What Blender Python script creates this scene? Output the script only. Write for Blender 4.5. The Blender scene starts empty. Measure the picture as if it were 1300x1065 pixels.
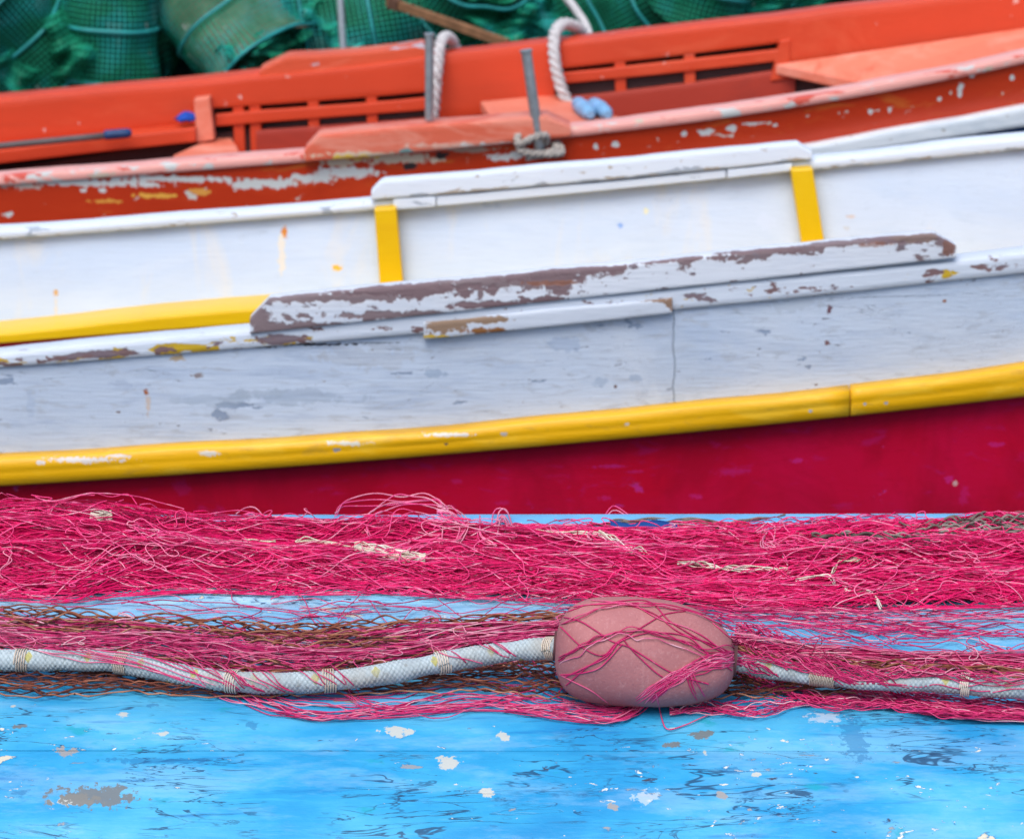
import bpy, math, random
import numpy as np
from mathutils import Vector
from mathutils.bvhtree import BVHTree

rng = np.random.default_rng(7)
random.seed(7)
R = math.radians
SC = bpy.context.scene

# ------------------------------------------------------------------ camera
FPX = 3900.0                      # focal length in photo pixels (photo 1300 x 1065)
PITCH = R(15)
CAM = np.array([0.0, -2.83, 0.994])
cd = bpy.data.cameras.new("camera"); cam = bpy.data.objects.new("camera", cd)
SC.collection.objects.link(cam); SC.camera = cam
cam.location = CAM; cam.rotation_euler = (R(90) - PITCH, 0, 0)
cd.sensor_width = 36; cd.lens = FPX / 1300 * 36
cd.clip_start = 0.1; cd.clip_end = 2000
cd.dof.use_dof = True; cd.dof.focus_distance = 2.93; cd.dof.aperture_fstop = 15

# ------------------------------------------------------------------ light
w = bpy.data.worlds.new("World"); SC.world = w; w.use_nodes = True
nt = w.node_tree; bg = nt.nodes["Background"]
sky = nt.nodes.new("ShaderNodeTexSky"); sky.sky_type = 'NISHITA'; sky.sun_disc = False
SUN_EL, SUN_AZ = R(57), R(198)    # azimuth measured clockwise from +Y
sky.sun_elevation = SUN_EL; sky.sun_rotation = SUN_AZ
sky.air_density = 1.0; sky.dust_density = 2.5; sky.ozone_density = 1.0
nt.links.new(sky.outputs[0], bg.inputs[0]); bg.inputs[1].default_value = 0.135
sd = bpy.data.lights.new("sun", 'SUN'); sd.energy = 1.7; sd.angle = R(40); sd.color = (1, .985, .965)
sun = bpy.data.objects.new("sun", sd); SC.collection.objects.link(sun)
dv = Vector((math.sin(SUN_AZ) * math.cos(SUN_EL), math.cos(SUN_AZ) * math.cos(SUN_EL), math.sin(SUN_EL)))
sun.rotation_euler = dv.to_track_quat('Z', 'Y').to_euler(); sun.location = dv * 20
SC.view_settings.view_transform = 'Standard'; SC.view_settings.look = 'None'
SC.view_settings.exposure = 0.52; SC.view_settings.gamma = 1

# ------------------------------------------------------------------ photo pixel -> place
cp, sp = math.cos(PITCH), math.sin(PITCH)
def ray(px, py):
    a = (np.asarray(px, float) - 650) / FPX; b = -(np.asarray(py, float) - 532.5) / FPX
    return np.stack([a, cp + b * sp, -sp + b * cp], -1)
def at_z(px, py, z=0.0):
    d = ray(px, py); t = (z - CAM[2]) / d[..., 2]
    return CAM + d * t[..., None]
def at_Y(px, py, Yf):
    """point of the pixel on the upright surface Y = Yf(X)"""
    d = ray(px, py); Y = Yf(0.0) if callable(Yf) else Yf
    for _ in range(6):
        t = (Y - CAM[1]) / d[..., 1]; P = CAM + d * t[..., None]
        if not callable(Yf): break
        Y = Yf(P[..., 0])
    return P

# ------------------------------------------------------------------ objects
def link(o, parent=None):
    SC.collection.objects.link(o)
    if parent is not None: o.parent = parent
    return o
def thing(name, label, cat, loc=(0, 0, 0), group=None):
    o = bpy.data.objects.new(name, None); o.empty_display_size = .1
    o.location = loc; link(o); o["label"] = label; o["category"] = cat
    if group: o["group"] = group
    return o
def tag(o, label, cat, group=None, kind=None):
    if label: o["label"] = label
    if cat: o["category"] = cat
    if group: o["group"] = group
    if kind: o["kind"] = kind
    return o
class MB:
    """collects geometry (world coordinates) and links it as ONE mesh object"""
    def __init__(s): s.V = []; s.F3 = []; s.F4 = []; s.A = []; s.n = 0; s.m4 = []; s.uv = []; s.poly = []
    def add(s, V, F4=None, F3=None, att=0.0, mat=0, poly=None):
        V = np.asarray(V, float).reshape(-1, 3); k = len(V)
        s.V.append(V); s.A.append(np.broadcast_to(np.asarray(att, float), (k,)).copy())
        if F4 is not None and len(F4): F4 = np.asarray(F4) + s.n; s.F4.append(F4); s.m4.append(np.broadcast_to(mat, (len(F4),)).copy())
        if F3 is not None and len(F3): s.F3.append(np.asarray(F3) + s.n)
        if poly: s.poly += [[i + s.n for i in f] for f in poly]
        s.n += k
    def arrays(s):
        V = np.concatenate(s.V); fs = []
        for f in s.F4: fs += f.tolist()
        for f in s.F3: fs += f.tolist()
        return V, fs + s.poly
    def build(s, name, mats, parent=None, smooth=True, base=None, bevel=0):
        V = np.concatenate(s.V)
        if base is None: base = np.array(parent_world(parent))
        V = V - base
        me = bpy.data.meshes.new(name)
        f4 = np.concatenate(s.F4) if s.F4 else np.zeros((0, 4), int)
        f3 = np.concatenate(s.F3) if s.F3 else np.zeros((0, 3), int)
        loops = np.concatenate([f4.ravel(), f3.ravel()] + [np.array(p) for p in s.poly]).astype(np.int32)
        tot = np.concatenate([np.full(len(f4), 4), np.full(len(f3), 3), np.array([len(p) for p in s.poly], int)]).astype(np.int32)
        st = np.concatenate([[0], np.cumsum(tot)[:-1]]).astype(np.int32)
        me.vertices.add(len(V)); me.vertices.foreach_set("co", V.astype(np.float32).ravel())
        me.loops.add(len(loops)); me.loops.foreach_set("vertex_index", loops)
        me.polygons.add(len(tot)); me.polygons.foreach_set("loop_start", st); me.polygons.foreach_set("loop_total", tot)
        if isinstance(mats, (list, tuple)):
            for m in mats: me.materials.append(m)
            mi = np.concatenate(s.m4 + [np.zeros(len(f3) + len(s.poly), int)]).astype(np.int32)
            me.polygons.foreach_set("material_index", mi)
        else: me.materials.append(mats)
        me.polygons.foreach_set("use_smooth", np.full(len(tot), bool(smooth)))
        me.update(calc_edges=True)
        a = me.attributes.new("tint", 'FLOAT', 'POINT'); a.data.foreach_set("value", np.concatenate(s.A).astype(np.float32))
        if s.uv:
            uv = np.concatenate(s.uv); l = me.uv_layers.new(name="UVMap")
            l.data.foreach_set("uv", uv[loops].astype(np.float32).ravel())
        me.validate()
        o = bpy.data.objects.new(name, me)
        if parent is None: o.location = base
        if smooth == 'auto':
            me.polygons.foreach_set("use_smooth", np.full(len(tot), True))
            try: me.set_sharp_from_angle(angle=R(32))
            except Exception: pass
        if bevel:
            b = o.modifiers.new("bevel", 'BEVEL'); b.width = bevel; b.segments = 2; b.limit_method = 'ANGLE'
        return link(o, parent)
def parent_world(p):
    v = Vector((0, 0, 0))
    while p is not None: v += p.location; p = p.parent
    return v

def snoise(x, seed, freq=1.0, octs=3):
    """smooth 1-D noise, about -1..1"""
    g = np.random.default_rng(seed); o = np.zeros_like(np.asarray(x, float)); a = 1; tot = 0
    for k in range(octs):
        f = freq * 2 ** k
        for _ in range(2):
            o = o + a * np.sin(x * f * g.uniform(.7, 1.4) * 2 * math.pi + g.uniform(0, 6.28)); tot += a * .7
        a *= .55
    return o / tot
def catmull(P, n):
    P = np.asarray(P, float)
    P = np.vstack([2 * P[0] - P[1], P, 2 * P[-1] - P[-2]]); m = len(P) - 3
    t = np.linspace(0, m, n); i = np.minimum(t.astype(int), m - 1); u = (t - i)[:, None]
    p0, p1, p2, p3 = P[i], P[i + 1], P[i + 2], P[i + 3]
    return .5 * (2 * p1 + (p2 - p0) * u + (2 * p0 - 5 * p1 + 4 * p2 - p3) * u ** 2 + (3 * p1 - p0 - 3 * p2 + p3) * u ** 3)
def frames(P):
    T = np.gradient(P, axis=0); T /= np.linalg.norm(T, axis=1)[:, None] + 1e-12
    ref = np.array([0, 0, 1.0]); N = np.cross(T, ref); l = np.linalg.norm(N, axis=1)
    N[l < .15] = np.cross(T[l < .15], [0, 1.0, 0]); N /= np.linalg.norm(N, axis=1)[:, None] + 1e-12
    return T, N, np.cross(N, T)
def tube(mb, P, r, att=0.0, k=3, cap=False):
    P = np.asarray(P, float); n = len(P)
    if n < 2: return
    T, N, B = frames(P)
    a = np.arange(k) * 2 * math.pi / k
    r = np.broadcast_to(np.asarray(r, float), (n,))
    V = P[:, None] + r[:, None, None] * (np.cos(a)[None, :, None] * N[:, None] + np.sin(a)[None, :, None] * B[:, None])
    i = np.arange(n - 1)[:, None] * k; j = np.arange(k)[None]; j2 = (j + 1) % k
    F = np.stack([i + j, i + j2, i + k + j2, i + k + j], -1).reshape(-1, 4)[:, ::-1]
    at = np.repeat(np.broadcast_to(np.asarray(att, float), (n,)), k)
    mb.add(V.reshape(-1, 3), F4=F, att=at, poly=[list(range(k)), list(range((n - 1) * k, n * k))[::-1]] if cap else None)
def loft(mb, S, closed=True, caps=True, att=0.0, mat=0):
    """S: (stations, points, 3)"""
    S = np.asarray(S, float); n, k = S.shape[:2]
    i = np.arange(n - 1)[:, None] * k; kk = k if closed else k - 1
    j = np.arange(kk)[None]; j2 = (j + 1) % k
    F = np.stack([i + j, i + j2, i + k + j2, i + k + j], -1).reshape(-1, 4)
    mb.add(S.reshape(-1, 3), F4=F, att=att, mat=mat,
           poly=[list(range(k))[::-1], list(range((n - 1) * k, n * k))] if caps and closed else None)
def box(mb, c, s, rot=0, att=0.0):
    x, y, z = np.array(s) / 2; q = np.array([[-x, -y, -z], [x, -y, -z], [x, y, -z], [-x, y, -z], [-x, -y, z], [x, -y, z], [x, y, z], [-x, y, z]])
    cr, sr = math.cos(rot), math.sin(rot); q = q @ np.array([[cr, sr, 0], [-sr, cr, 0], [0, 0, 1]]) + np.array(c)
    mb.add(q, F4=[[0, 3, 2, 1], [4, 5, 6, 7], [0, 1, 5, 4], [1, 2, 6, 5], [2, 3, 7, 6], [3, 0, 4, 7]], att=att)
def rrect(y0, y1, z0, z1, r, n=3, sub=5):
    """rounded rectangle in (Y, Z), from y0 z0 anticlockwise, with points along the front (y0) side"""
    r = min(r, abs(y1 - y0) * .49, abs(z1 - z0) * .49); out = []
    for (cy, cz, a0) in ((y0 + r, z1 - r, 180), (y0 + r, z0 + r, 270)):
        pass
    def arc(cy, cz, a0, a1): return [(cy + r * math.cos(R(a)), cz + r * math.sin(R(a))) for a in np.linspace(a0, a1, n)]
    out += arc(y0 + r, z1 - r, 90, 180)
    out += [(y0, z1 - r + (z0 - z1 + 2 * r) * t) for t in np.linspace(0, 1, sub + 2)[1:-1]]
    out += arc(y0 + r, z0 + r, 180, 270) + arc(y1 - r, z0 + r, 270, 360) + arc(y1 - r, z1 - r, 0, 90)
    return np.array(out)

# ------------------------------------------------------------------ materials
def smooth_(t, w_):
    ker = np.hanning(w_ + 2)[1:-1]; ker /= ker.sum(); p = np.pad(t, w_ // 2, mode='edge'); return np.convolve(p, ker, 'valid')[:len(t)]
class M:
    def __init__(s, name, rough=.6, spec=.4):
        s.mat = bpy.data.materials.new(name); s.mat.use_nodes = True; s.nt = s.mat.node_tree
        s.b = s.nt.nodes["Principled BSDF"]; s.b.inputs["Roughness"].default_value = rough
        s.b.inputs["Specular IOR Level"].default_value = spec
        g = s.nt.nodes.new("ShaderNodeNewGeometry"); s.pos = g.outputs["Position"]; s.geo = g; s.col = None
        s.h = None
    def n(s, t, **k):
        x = s.nt.nodes.new(t)
        for a, b in k.items(): setattr(x, a, b)
        return x
    def L(s, a, b): s.nt.links.new(a, b)
    def put(s, sock, v):
        if hasattr(v, "links") or hasattr(v, "is_linked"): s.L(v, sock)
        else: sock.default_value = v
    def map(s, stretch=(1, 1, 1), off=(0, 0, 0), rot=(0, 0, 0), src=None):
        m = s.n("ShaderNodeMapping"); s.L(src or s.pos, m.inputs[0])
        m.inputs["Location"].default_value = off; m.inputs["Rotation"].default_value = rot
        m.inputs["Scale"].default_value = stretch; return m.outputs[0]
    def noise(s, scale, detail=4, rough=.55, stretch=(1, 1, 1), off=(0, 0, 0), dist=0, src=None):
        x = s.n("ShaderNodeTexNoise"); s.L(s.map(stretch, off, src=src), x.inputs["Vector"])
        x.inputs["Scale"].default_value = scale; x.inputs["Detail"].default_value = detail
        x.inputs["Roughness"].default_value = rough; x.inputs["Distortion"].default_value = dist
        return x.outputs["Fac"]
    def vor(s, scale, stretch=(1, 1, 1), off=(0, 0, 0), feature='F1', rnd=1):
        x = s.n("ShaderNodeTexVoronoi", feature=feature); s.L(s.map(stretch, off), x.inputs["Vector"])
        x.inputs["Scale"].default_value = scale; x.inputs["Randomness"].default_value = rnd; return x.outputs["Distance"]
    def math(s, op, a, b=0.0, c=None, clamp=False):
        x = s.n("ShaderNodeMath", operation=op, use_clamp=clamp); s.put(x.inputs[0], a); s.put(x.inputs[1], b)
        if c is not None: s.put(x.inputs[2], c)
        return x.outputs[0]
    def ramp(s, v, lo, hi, a=0.0, b=1.0):
        x = s.n("ShaderNodeMapRange", clamp=True); s.put(x.inputs[0], v)
        for i, q in enumerate((lo, hi, a, b)): x.inputs[i + 1].default_value = q
        return x.outputs[0]
    def attr(s, name="tint"):
        return s.n("ShaderNodeAttribute", attribute_name=name).outputs["Fac"]
    def rgb(s, c):
        x = s.n("ShaderNodeRGB"); x.outputs[0].default_value = (*c, 1); return x.outputs[0]
    def mix(s, fac, a, b):
        x = s.n("ShaderNodeMix", data_type='RGBA'); s.put(x.inputs[0], fac)
        for sk, v in ((x.inputs[6], a), (x.inputs[7], b)):
            if isinstance(v, tuple): sk.default_value = (*v, 1)
            else: s.L(v, sk)
        return x.outputs[2]
    def over(s, fac, c):
        s.col = s.mix(fac, s.col, c)
    def colramp(s, fac, stops):
        x = s.n("ShaderNodeValToRGB"); s.put(x.inputs[0], fac); e = x.color_ramp.elements
        while len(e) < len(stops): e.new(.5)
        for i, (p, c) in enumerate(stops): e[i].position = p; e[i].color = (*c, 1)
        return x.outputs[0]
    def spot(s, P, rad, soft=.35, nz=.5, scale=60):
        """irregular patch centred at a place P (world) with half-sizes rad (x, y, z)"""
        m = s.n("ShaderNodeMapping", vector_type='TEXTURE'); s.L(s.pos, m.inputs[0])
        m.inputs["Location"].default_value = tuple(P); m.inputs["Scale"].default_value = rad
        l = s.n("ShaderNodeVectorMath", operation='LENGTH'); s.L(m.outputs[0], l.inputs[0])
        nn = s.noise(scale, 4, .65)
        d = s.math('ADD', l.outputs["Value"], s.math('MULTIPLY', s.math('SUBTRACT', nn, .5), nz * 3))
        return s.ramp(d, 1 - soft * .3, 1 + soft * .3, 1, 0)
    def spots(s, items, soft=.30, nz=.7, scale=60):
        """one mask for several irregular patches"""
        nn = s.math('MULTIPLY', s.math('SUBTRACT', s.noise(scale, 4, .65), .5), nz * 3); d = None
        for P, rad in items:
            m = s.n("ShaderNodeMapping", vector_type='TEXTURE'); s.L(s.pos, m.inputs[0])
            m.inputs["Location"].default_value = tuple(P); m.inputs["Scale"].default_value = rad
            l = s.n("ShaderNodeVectorMath", operation='LENGTH'); s.L(m.outputs[0], l.inputs[0])
            d = l.outputs["Value"] if d is None else s.math('MINIMUM', l.outputs["Value"], d)
        return s.ramp(s.math('ADD', d, nn), 1 - soft * .3, 1 + soft * .3, 1, 0)
    def hadd(s, v, k):
        v = s.math('MULTIPLY', v, k); s.h = v if s.h is None else s.math('ADD', s.h, v)
    def done(s, bump=.3, dist=.002):
        if s.col is not None: s.L(s.col, s.b.inputs["Base Color"])
        if s.h is not None:
            x = s.n("ShaderNodeBump"); x.inputs["Strength"].default_value = bump; x.inputs["Distance"].default_value = dist
            s.L(s.h, x.inputs["Height"]); s.L(x.outputs[0], s.b.inputs["Normal"])
        return s.mat
def flat(name, c, rough=.6, spec=.4, var=.12, scale=30, metal=0, bump=.15):
    m = M(name, rough, spec); m.col = m.rgb(c)
    nz = m.noise(scale, 5); m.over(m.ramp(nz, .3, .7, 0, 1), tuple(max(0, x * (1 - var * 2)) for x in c))
    m.over(m.ramp(m.noise(scale * 4, 3, off=(3, 1, 2)), .62, .75, 0, var * 2), tuple(min(1, x * 1.5 + .03) for x in c))
    m.hadd(nz, 1); m.b.inputs["Metallic"].default_value = metal
    return m.done(bump)

WHITE = (.70, .76, .84); GREYWOOD = (.17, .12, .12); BROWN = (.15, .085, .085)
def wood_paint(name, c, chips=(), stains=(), wear=.0, grain=1.0, rough=.5, spots=(), extra=None, scratch=None, gr_col=None):
    """old brushed paint on planks running along X. chips: (threshold, scale, stretch, colour, seed)"""
    m = M(name, rough, .45); m.col = m.rgb(c)
    m.over(m.ramp(m.noise(3.5, 3, off=(1, 2, 3)), .35, .7, 0, .55), tuple(x * .86 for x in c))
    for (lo, hi, sc, st, col, amt, seed) in stains:
        m.over(m.ramp(m.noise(sc, 6, .65, stretch=st, off=(seed, seed * .7, seed * .3), dist=.6), lo, hi, 0, amt), col)
    g = m.noise(14, 6, .7, stretch=(1, 8, 14)); m.hadd(g, grain)
    g2 = m.noise(70, 4, .6, stretch=(.25, 3, 3), off=(4, 2, 1)); m.hadd(g2, grain * .5)
    m.over(m.ramp(g2, .60, .72, 0, .35), gr_col or tuple(x * .72 for x in c))
    if scratch:
        s_ = m.noise(18, 3, .5, stretch=(.25, 1, 3.2), off=(9, 1, 4), dist=1.2)
        line = m.ramp(m.math('ABSOLUTE', m.math('SUBTRACT', s_, .5)), .0, .006, 1, 0)
        line = m.math('MULTIPLY', line, m.ramp(m.noise(9, 2, off=(5, 5, 5)), .5, .62))
        m.over(m.math('MULTIPLY', line, .75), scratch); m.hadd(line, -1.2)
    at = m.attr()
    for (th, sc, st, col, seed) in chips:
        nz = m.noise(sc, 7, .62, stretch=st, off=(seed, seed * 1.3, -seed), dist=.3)
        v = m.math('ADD', nz, m.math('MULTIPLY', at, .30))
        k = m.ramp(v, th, th + .012); m.over(k, col); m.hadd(k, -2.0)
    groups = {}
    for (P, rad, col, a, sc) in spots: groups.setdefault((col, a), []).append((P, rad, sc))
    for (col, a), it in groups.items():
        k = m.spots([(P, rad) for P, rad, sc in it], nz=1.2, scale=sum(i[2] for i in it) / len(it)); m.over(m.math('MULTIPLY', k, a), col)
        if a > .8 and len(it) > 1: m.hadd(k, -1.6)
    if extra: extra(m)
    return m.done(.35, .0025)

# =================================================================== SETTING
# water between the boats
m = M("harbour_water", .08, .5); m.col = m.rgb((.012, .035, .045)); m.hadd(m.noise(6, 5, stretch=(1, .6, 1)), 1)
WATER = m.done(.6, .05)
mb = MB(); mb.add([[-400, -60, -.86], [400, -60, -.86], [400, 900, -.86], [-400, 900, -.86]], F4=[[0, 1, 2, 3]])
tag(mb.build("water", WATER, base=np.zeros(3)), None, None, kind="structure")
# quay behind
m = M("quay_stone", .9, .2); m.col = m.rgb((.10, .10, .095)); m.over(m.ramp(m.noise(2.5, 6), .4, .65, 0, .8), (.19, .18, .16))
m.over(m.ramp(m.noise(30, 5), .55, .6, 0, .6), (.05, .05, .05)); m.hadd(m.noise(40, 6), 1); QUAY = m.done(.5, .01)
mb = MB(); box(mb, (0, 208.42, -1.42), (400, 406, 2.06))
tag(mb.build("quay", QUAY, base=np.zeros(3), bevel=.02), None, None, kind="structure")

# =================================================================== BOATS: sheer lines
class Boat:
    def __init__(s, Y0, Y1, Xm, zmid):
        s.Y0, s.Y1, s.Xm = Y0, Y1, Xm; s.k = (Y1 - Y0) / (2 * 2.75 ** 2); s.zm = zmid
    def Yn(s, X): return s.Y0 + s.k * (np.asarray(X) - s.Xm) ** 2
    def Yf(s, X): return s.Y1 - s.k * (np.asarray(X) - s.Xm) ** 2
    @property
    def xs(s): return s.Xm - 2.72, s.Xm + 2.72
def zline(pts, Yf, deg=2):
    pts = np.array(pts, float); P = at_Y(pts[:, 0], pts[:, 1], Yf); X, Z = P[:, 0], P[:, 2]
    c = np.polyfit(X, Z, min(deg, len(pts) - 1)); a, b = X.min(), X.max()
    a = max(a, -1.4); b = min(b, 1.4)
    dc = np.polyder(c)
    def f(x):
        x = np.asarray(x, float); xc = np.clip(x, a, b); d = x - xc
        return np.polyval(c, xc) + np.polyval(dc, xc) * d * np.exp(-np.abs(d) * .25) + .035 * d * d
    return f
def Xat(px, py, Yf): return float(at_Y(np.array([px]), np.array([py]), Yf)[0, 0])
def member(name, mat, parent, X0, X1, fY, fz0, fz1, thick, r=.004, n=140, sub=5, att=None, ends=0, lean=0.0, smooth='auto', jig=0.0015):
    """a long plank: front face at Y = fY(X), from z = fz0(X) up to fz1(X); thick > 0 extends away from the camera.
    ends: length of the bevelled ends. lean: extra Y at the bottom"""
    Xs = np.linspace(X0, X1, n); S = []; A = []
    for i, X in enumerate(Xs):
        z0, z1, y = float(fz0(X)), float(fz1(X)), float(fY(X))
        z1 += jig * float(snoise(np.array([X]), 11, 2.5)[0]); y += jig * float(snoise(np.array([X]), 12, 2)[0])
        e0, e1 = (ends if isinstance(ends, tuple) else (ends, ends))
        f = min(1, .45 + .55 * (X - X0) / e0) if e0 else 1
        f = min(f, .45 + .55 * (X1 - X) / e1) if e1 else f
        z1 = z0 + (z1 - z0) * f
        q = rrect(y, y + thick, z0, z1, r, sub=sub)
        ln = lean * (z1 - q[:, 1])
        S.append(np.stack([np.full(len(q), X), q[:, 0] + ln, q[:, 1]], -1))
        if att is not None: A.append([att(X, (zz - z0) / (z1 - z0 + 1e-9), (yy - y) / thick) for yy, zz in q])
    mb = MB(); loft(mb, S, att=np.array(A).ravel() if att is not None else 0.0)
    return mb.build(name, mat, parent, smooth=smooth)
def shell(mb, Xs, sec, mat=0):
    loft(mb, [[(X, y, z) for y, z in sec(X)] for X in Xs], mat=mat)

# ------------------------------------------------------------------ white boat
WB = Boat(1.78, 2.85, -.3, 0)
root = thing("white_fishing_boat", "white wooden rowing boat with yellow rubbing strake and crimson bottom beyond the nets", "boat", (-.3, 2.3, -.86))
Yn, Yf = WB.Yn, WB.Yf; a, b = WB.xs
capT = zline([(0, 447), (160, 432), (320, 420), (760, 372), (1212, 331), (1300, 320)], Yn)      # front-top edge of the cap
capB = zline([(0, 467), (320, 441), (540, 424), (860, 393), (1300, 347)], Yn)
stT = zline([(0, 580), (450, 555), (860, 515), (1300, 466)], lambda X: Yn(X) - .02)
stB = zline([(0, 618), (450, 590), (860, 550), (1300, 506)], lambda X: Yn(X) - .02)
fcT = zline([(0, 290), (200, 276), (470, 256), (1030, 200), (1300, 173)], Yf)
fcB = zline([(0, 304), (470, 268), (1030, 215), (1300, 190)], Yf)

def P1(px, py, Y): return at_Y(np.array([px]), np.array([py]), Y)[0]
PX1 = 4.61 / FPX      # one photo pixel at the near side of the white boat, metres
RUST = (.42, .13, .02)
sp_ = []
for (px, py, rx, rz, col, aa, sc) in [
    (185, 499, 3, 4, (.35, .09, .015), 1, 300), (187, 514, 3, 13, (.62, .42, .25), .6, 200), (250, 478, 8, 3, (.25, .2, .2), .9, 200),
    (225, 455, 9, 4, (.5, .36, .2), .9, 200), (553, 475, 13, 5, (.33, .42, .55), .8, 120), (720, 438, 20, 9, (.36, .45, .60), .6, 80),
    (762, 487, 9, 6, (.36, .45, .58), .7, 80), (806, 482, 9, 5, (.36, .45, .58), .7, 80), (370, 505, 75, 9, (.33, .41, .52), .5, 40),
    (265, 510, 40, 8, (.38, .46, .56), .5, 40), (330, 500, 30, 6, (.36, .43, .52), .5, 40), (38, 515, 5, 18, (.36, .46, .62), .4, 60),
    (1053, 393, 3, 6, (.16, .07, .09), 1, 200), (1050, 437, 4, 3, (.2, .1, .1), 1, 200), (1027, 467, 4, 3, (.25, .3, .4), .9, 200),
    (1199, 383, 3, 2, (.3, .12, .06), 1, 200), (860, 470, 40, 50, (.46, .54, .65), .4, 30), (1010, 388, 30, 10, (.42, .48, .55), .4, 60),
    (465, 455, 60, 14, (.42, .45, .5), .4, 60), (155, 490, 16, 6, (.36, .44, .58), .5, 90),
    (395, 438, 50, 1.6, (.02, .02, .03), 1, 200), (470, 436, 40, .8, (.12, .14, .18), 1, 200), (330, 441, 26, 1.2, (.02, .02, .03), 1, 200), (1140, 377, 90, .7, (.22, .26, .34), .8, 200), (930, 385, 60, .7, (.22, .26, .34), .8, 200)]:
    sp_.append((P1(px, py, Yn), (rx * PX1, .06, rz * PX1), col, aa, sc))
xs1 = Xat(856, 450, Yn); xs2 = Xat(1078, 500, Yn)
def butt(m, x0=xs1, wid=.0012, amp=.016, col=(.20, .24, .30)):
    sx = m.n("ShaderNodeSeparateXYZ"); m.L(m.pos, sx.inputs[0])
    nn = m.math('MULTIPLY', m.math('SUBTRACT', m.noise(16, 4, stretch=(.01, .01, 1)), .5), amp)
    d = m.math('ABSOLUTE', m.math('SUBTRACT', m.math('ADD', sx.outputs[0], nn), x0 + .06 * 0))
    k = m.ramp(d, wid * .5, wid * 1.6, 1, 0); m.over(m.math('MULTIPLY', k, .75), col); m.hadd(k, -3)
TOPW = wood_paint("weathered_white_topside", (.55, .64, .77),
    chips=[(.655, 24, (.5, 1, 1.4), (.27, .34, .46), 2), (.665, 60, (.5, 1, 1.3), (.25, .28, .35), 25), (.70, 50, (.7, 1, 1), (.18, .13, .13), 5)],
    stains=[(.50, .64, 6, (.35, 1, 2.2), (.40, .49, .64), .7, 3), (.53, .66, 22, (.3, 1, 2), (.36, .45, .60), .6, 8), (.5, .68, 3, (.5, 1, 1), (.60, .65, .72), .8, 12), (.56, .64, 45, (.35, 1, 1.5), (.40, .44, .50), .6, 15)],
    scratch=(.25, .31, .40), spots=sp_, extra=butt, rough=.45, grain=1.3, gr_col=(.40, .47, .57))
def tri(ff, X, off): return float(ff(X)) + off
Xs = np.linspace(a, b, 180)
mb = MB()
def sec_top(X):
    yn = float(Yn(X)); zt = float(capT(X)) - .012; zb = float(stB(X)) + .006
    n = 8; out = [(yn + .002 + .008 * t, zt + (zb - zt) * t) for t in np.linspace(0, 1, n)]
    return out + [(y + .024, z) for y, z in out[::-1]]
shell(mb, Xs, sec_top)
mb.build("topside_planking", TOPW, root, smooth='auto')
# bottom
sb = []
PX1b = PX1
for (px, py, rx, rz, aa) in [(775, 593, 22, 2, .7), (805, 600, 12, 2, .5), (768, 634, 9, 3, .5), (1013, 586, 9, 3, .8), (885, 632, 8, 4, .6), (1265, 565, 10, 3, .7),
                         (1205, 610, 5, 5, .8), (930, 600, 20, 6, .35), (1225, 632, 6, 14, .4), (640, 640, 10, 3, .4), (580, 612, 8, 3, .4), (230, 620, 10, 10, .3), (1214, 615, 3, 4, .9)]:
    sb.append((P1(px, py, lambda X: Yn(X) + .01), (rx * PX1, .08, rz * PX1), (.62, .03, .28) if px != 1214 else (.8, .7, .65), aa * .6, 160))
REDB = wood_paint("crimson_bottom_paint", (.56, .002, .026), stains=[(.45, .65, 3, (1, 1, 1), (.60, .004, .06), .6, 4), (.5, .62, 5, (1, 1, 1), (.36, .002, .02), .5, 9), (.58, .66, 30, (.6, 1, 1.5), (.50, .01, .12), .5, 6)],
    chips=[(.69, 26, (.7, 1, 1), (.55, .02, .20), 3)], spots=sb, rough=.30, grain=.4)
mb = MB()
def sec_bot(X):
    u = min(1, abs(X - WB.Xm) / 2.75); yn, yf = float(Yn(X)), float(Yf(X)); c = (yn + yf) / 2; h = (yf - yn) / 2
    zb = float(stB(X)) + .004; zk = -1.12 + .25 * u ** 4
    out = [(c - h * f, zb + (zk - zb) * g) for f, g in ((1 - .012 / h if h > .02 else .4, 0), (.965, .15), (.90, .33), (.78, .55), (.5, .82), (.03, 1))]
    outf = [(2 * c - y, z) for y, z in out[::-1]]
    inn = [(c + (y - c) * .93, z + .03) for y, z in (out + outf)[::-1]]
    return out + outf + inn
shell(mb, Xs, sec_bot); mb.build("hull_bottom", REDB, root, smooth='auto')
# far side skin
INW = wood_paint("white_inner_planking", (.56, .65, .78),
    chips=[(.80, 30, (.6, 1, 1), (.50, .42, .3), 4)], stains=[(.48, .66, 5, (.4, 1, 1.5), (.46, .57, .74), .6, 3), (.52, .66, 18, (.3, 1, 2), (.46, .56, .70), .5, 8), (.55, .68, 7, (1.5, 1, .4), (.66, .64, .60), .5, 14)], scratch=(.36, .44, .55),
    spots=[(P1(px, py, Yf), (rx * PX1 * 1.22, .12, rz * PX1 * 1.22), c_, aa, sc) for px, py, rx, rz, c_, aa, sc in [
        (361, 296, 4, 7, (.62, .20, .01), 1, 200), (358, 322, 5, 26, (.75, .66, .5), .7, 100), (428, 338, 6, 4, (.85, .45, .02), 1, 200),
        (72, 370, 3, 4, (.6, .3, .05), 1, 200), (73, 388, 2, 14, (.7, .58, .4), .6, 100), (787, 286, 4, 3, (.2, .35, .7), .9, 200), (625, 262, 14, 3, (.4, .5, .65), .7, 90),
        (820, 268, 4, 3, (.75, .7, .4), .8, 200), (1080, 274, 6, 2, (.6, .45, .35), .7, 200), (933, 240, 8, 3, (.55, .62, .75), .6, 100), (970, 280, 12, 10, (.58, .66, .8), .5, 80), (1073, 288, 4, 3, (.5, .5, .5), .6, 150)]], rough=.5, grain=.8)
mb = MB()
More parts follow.
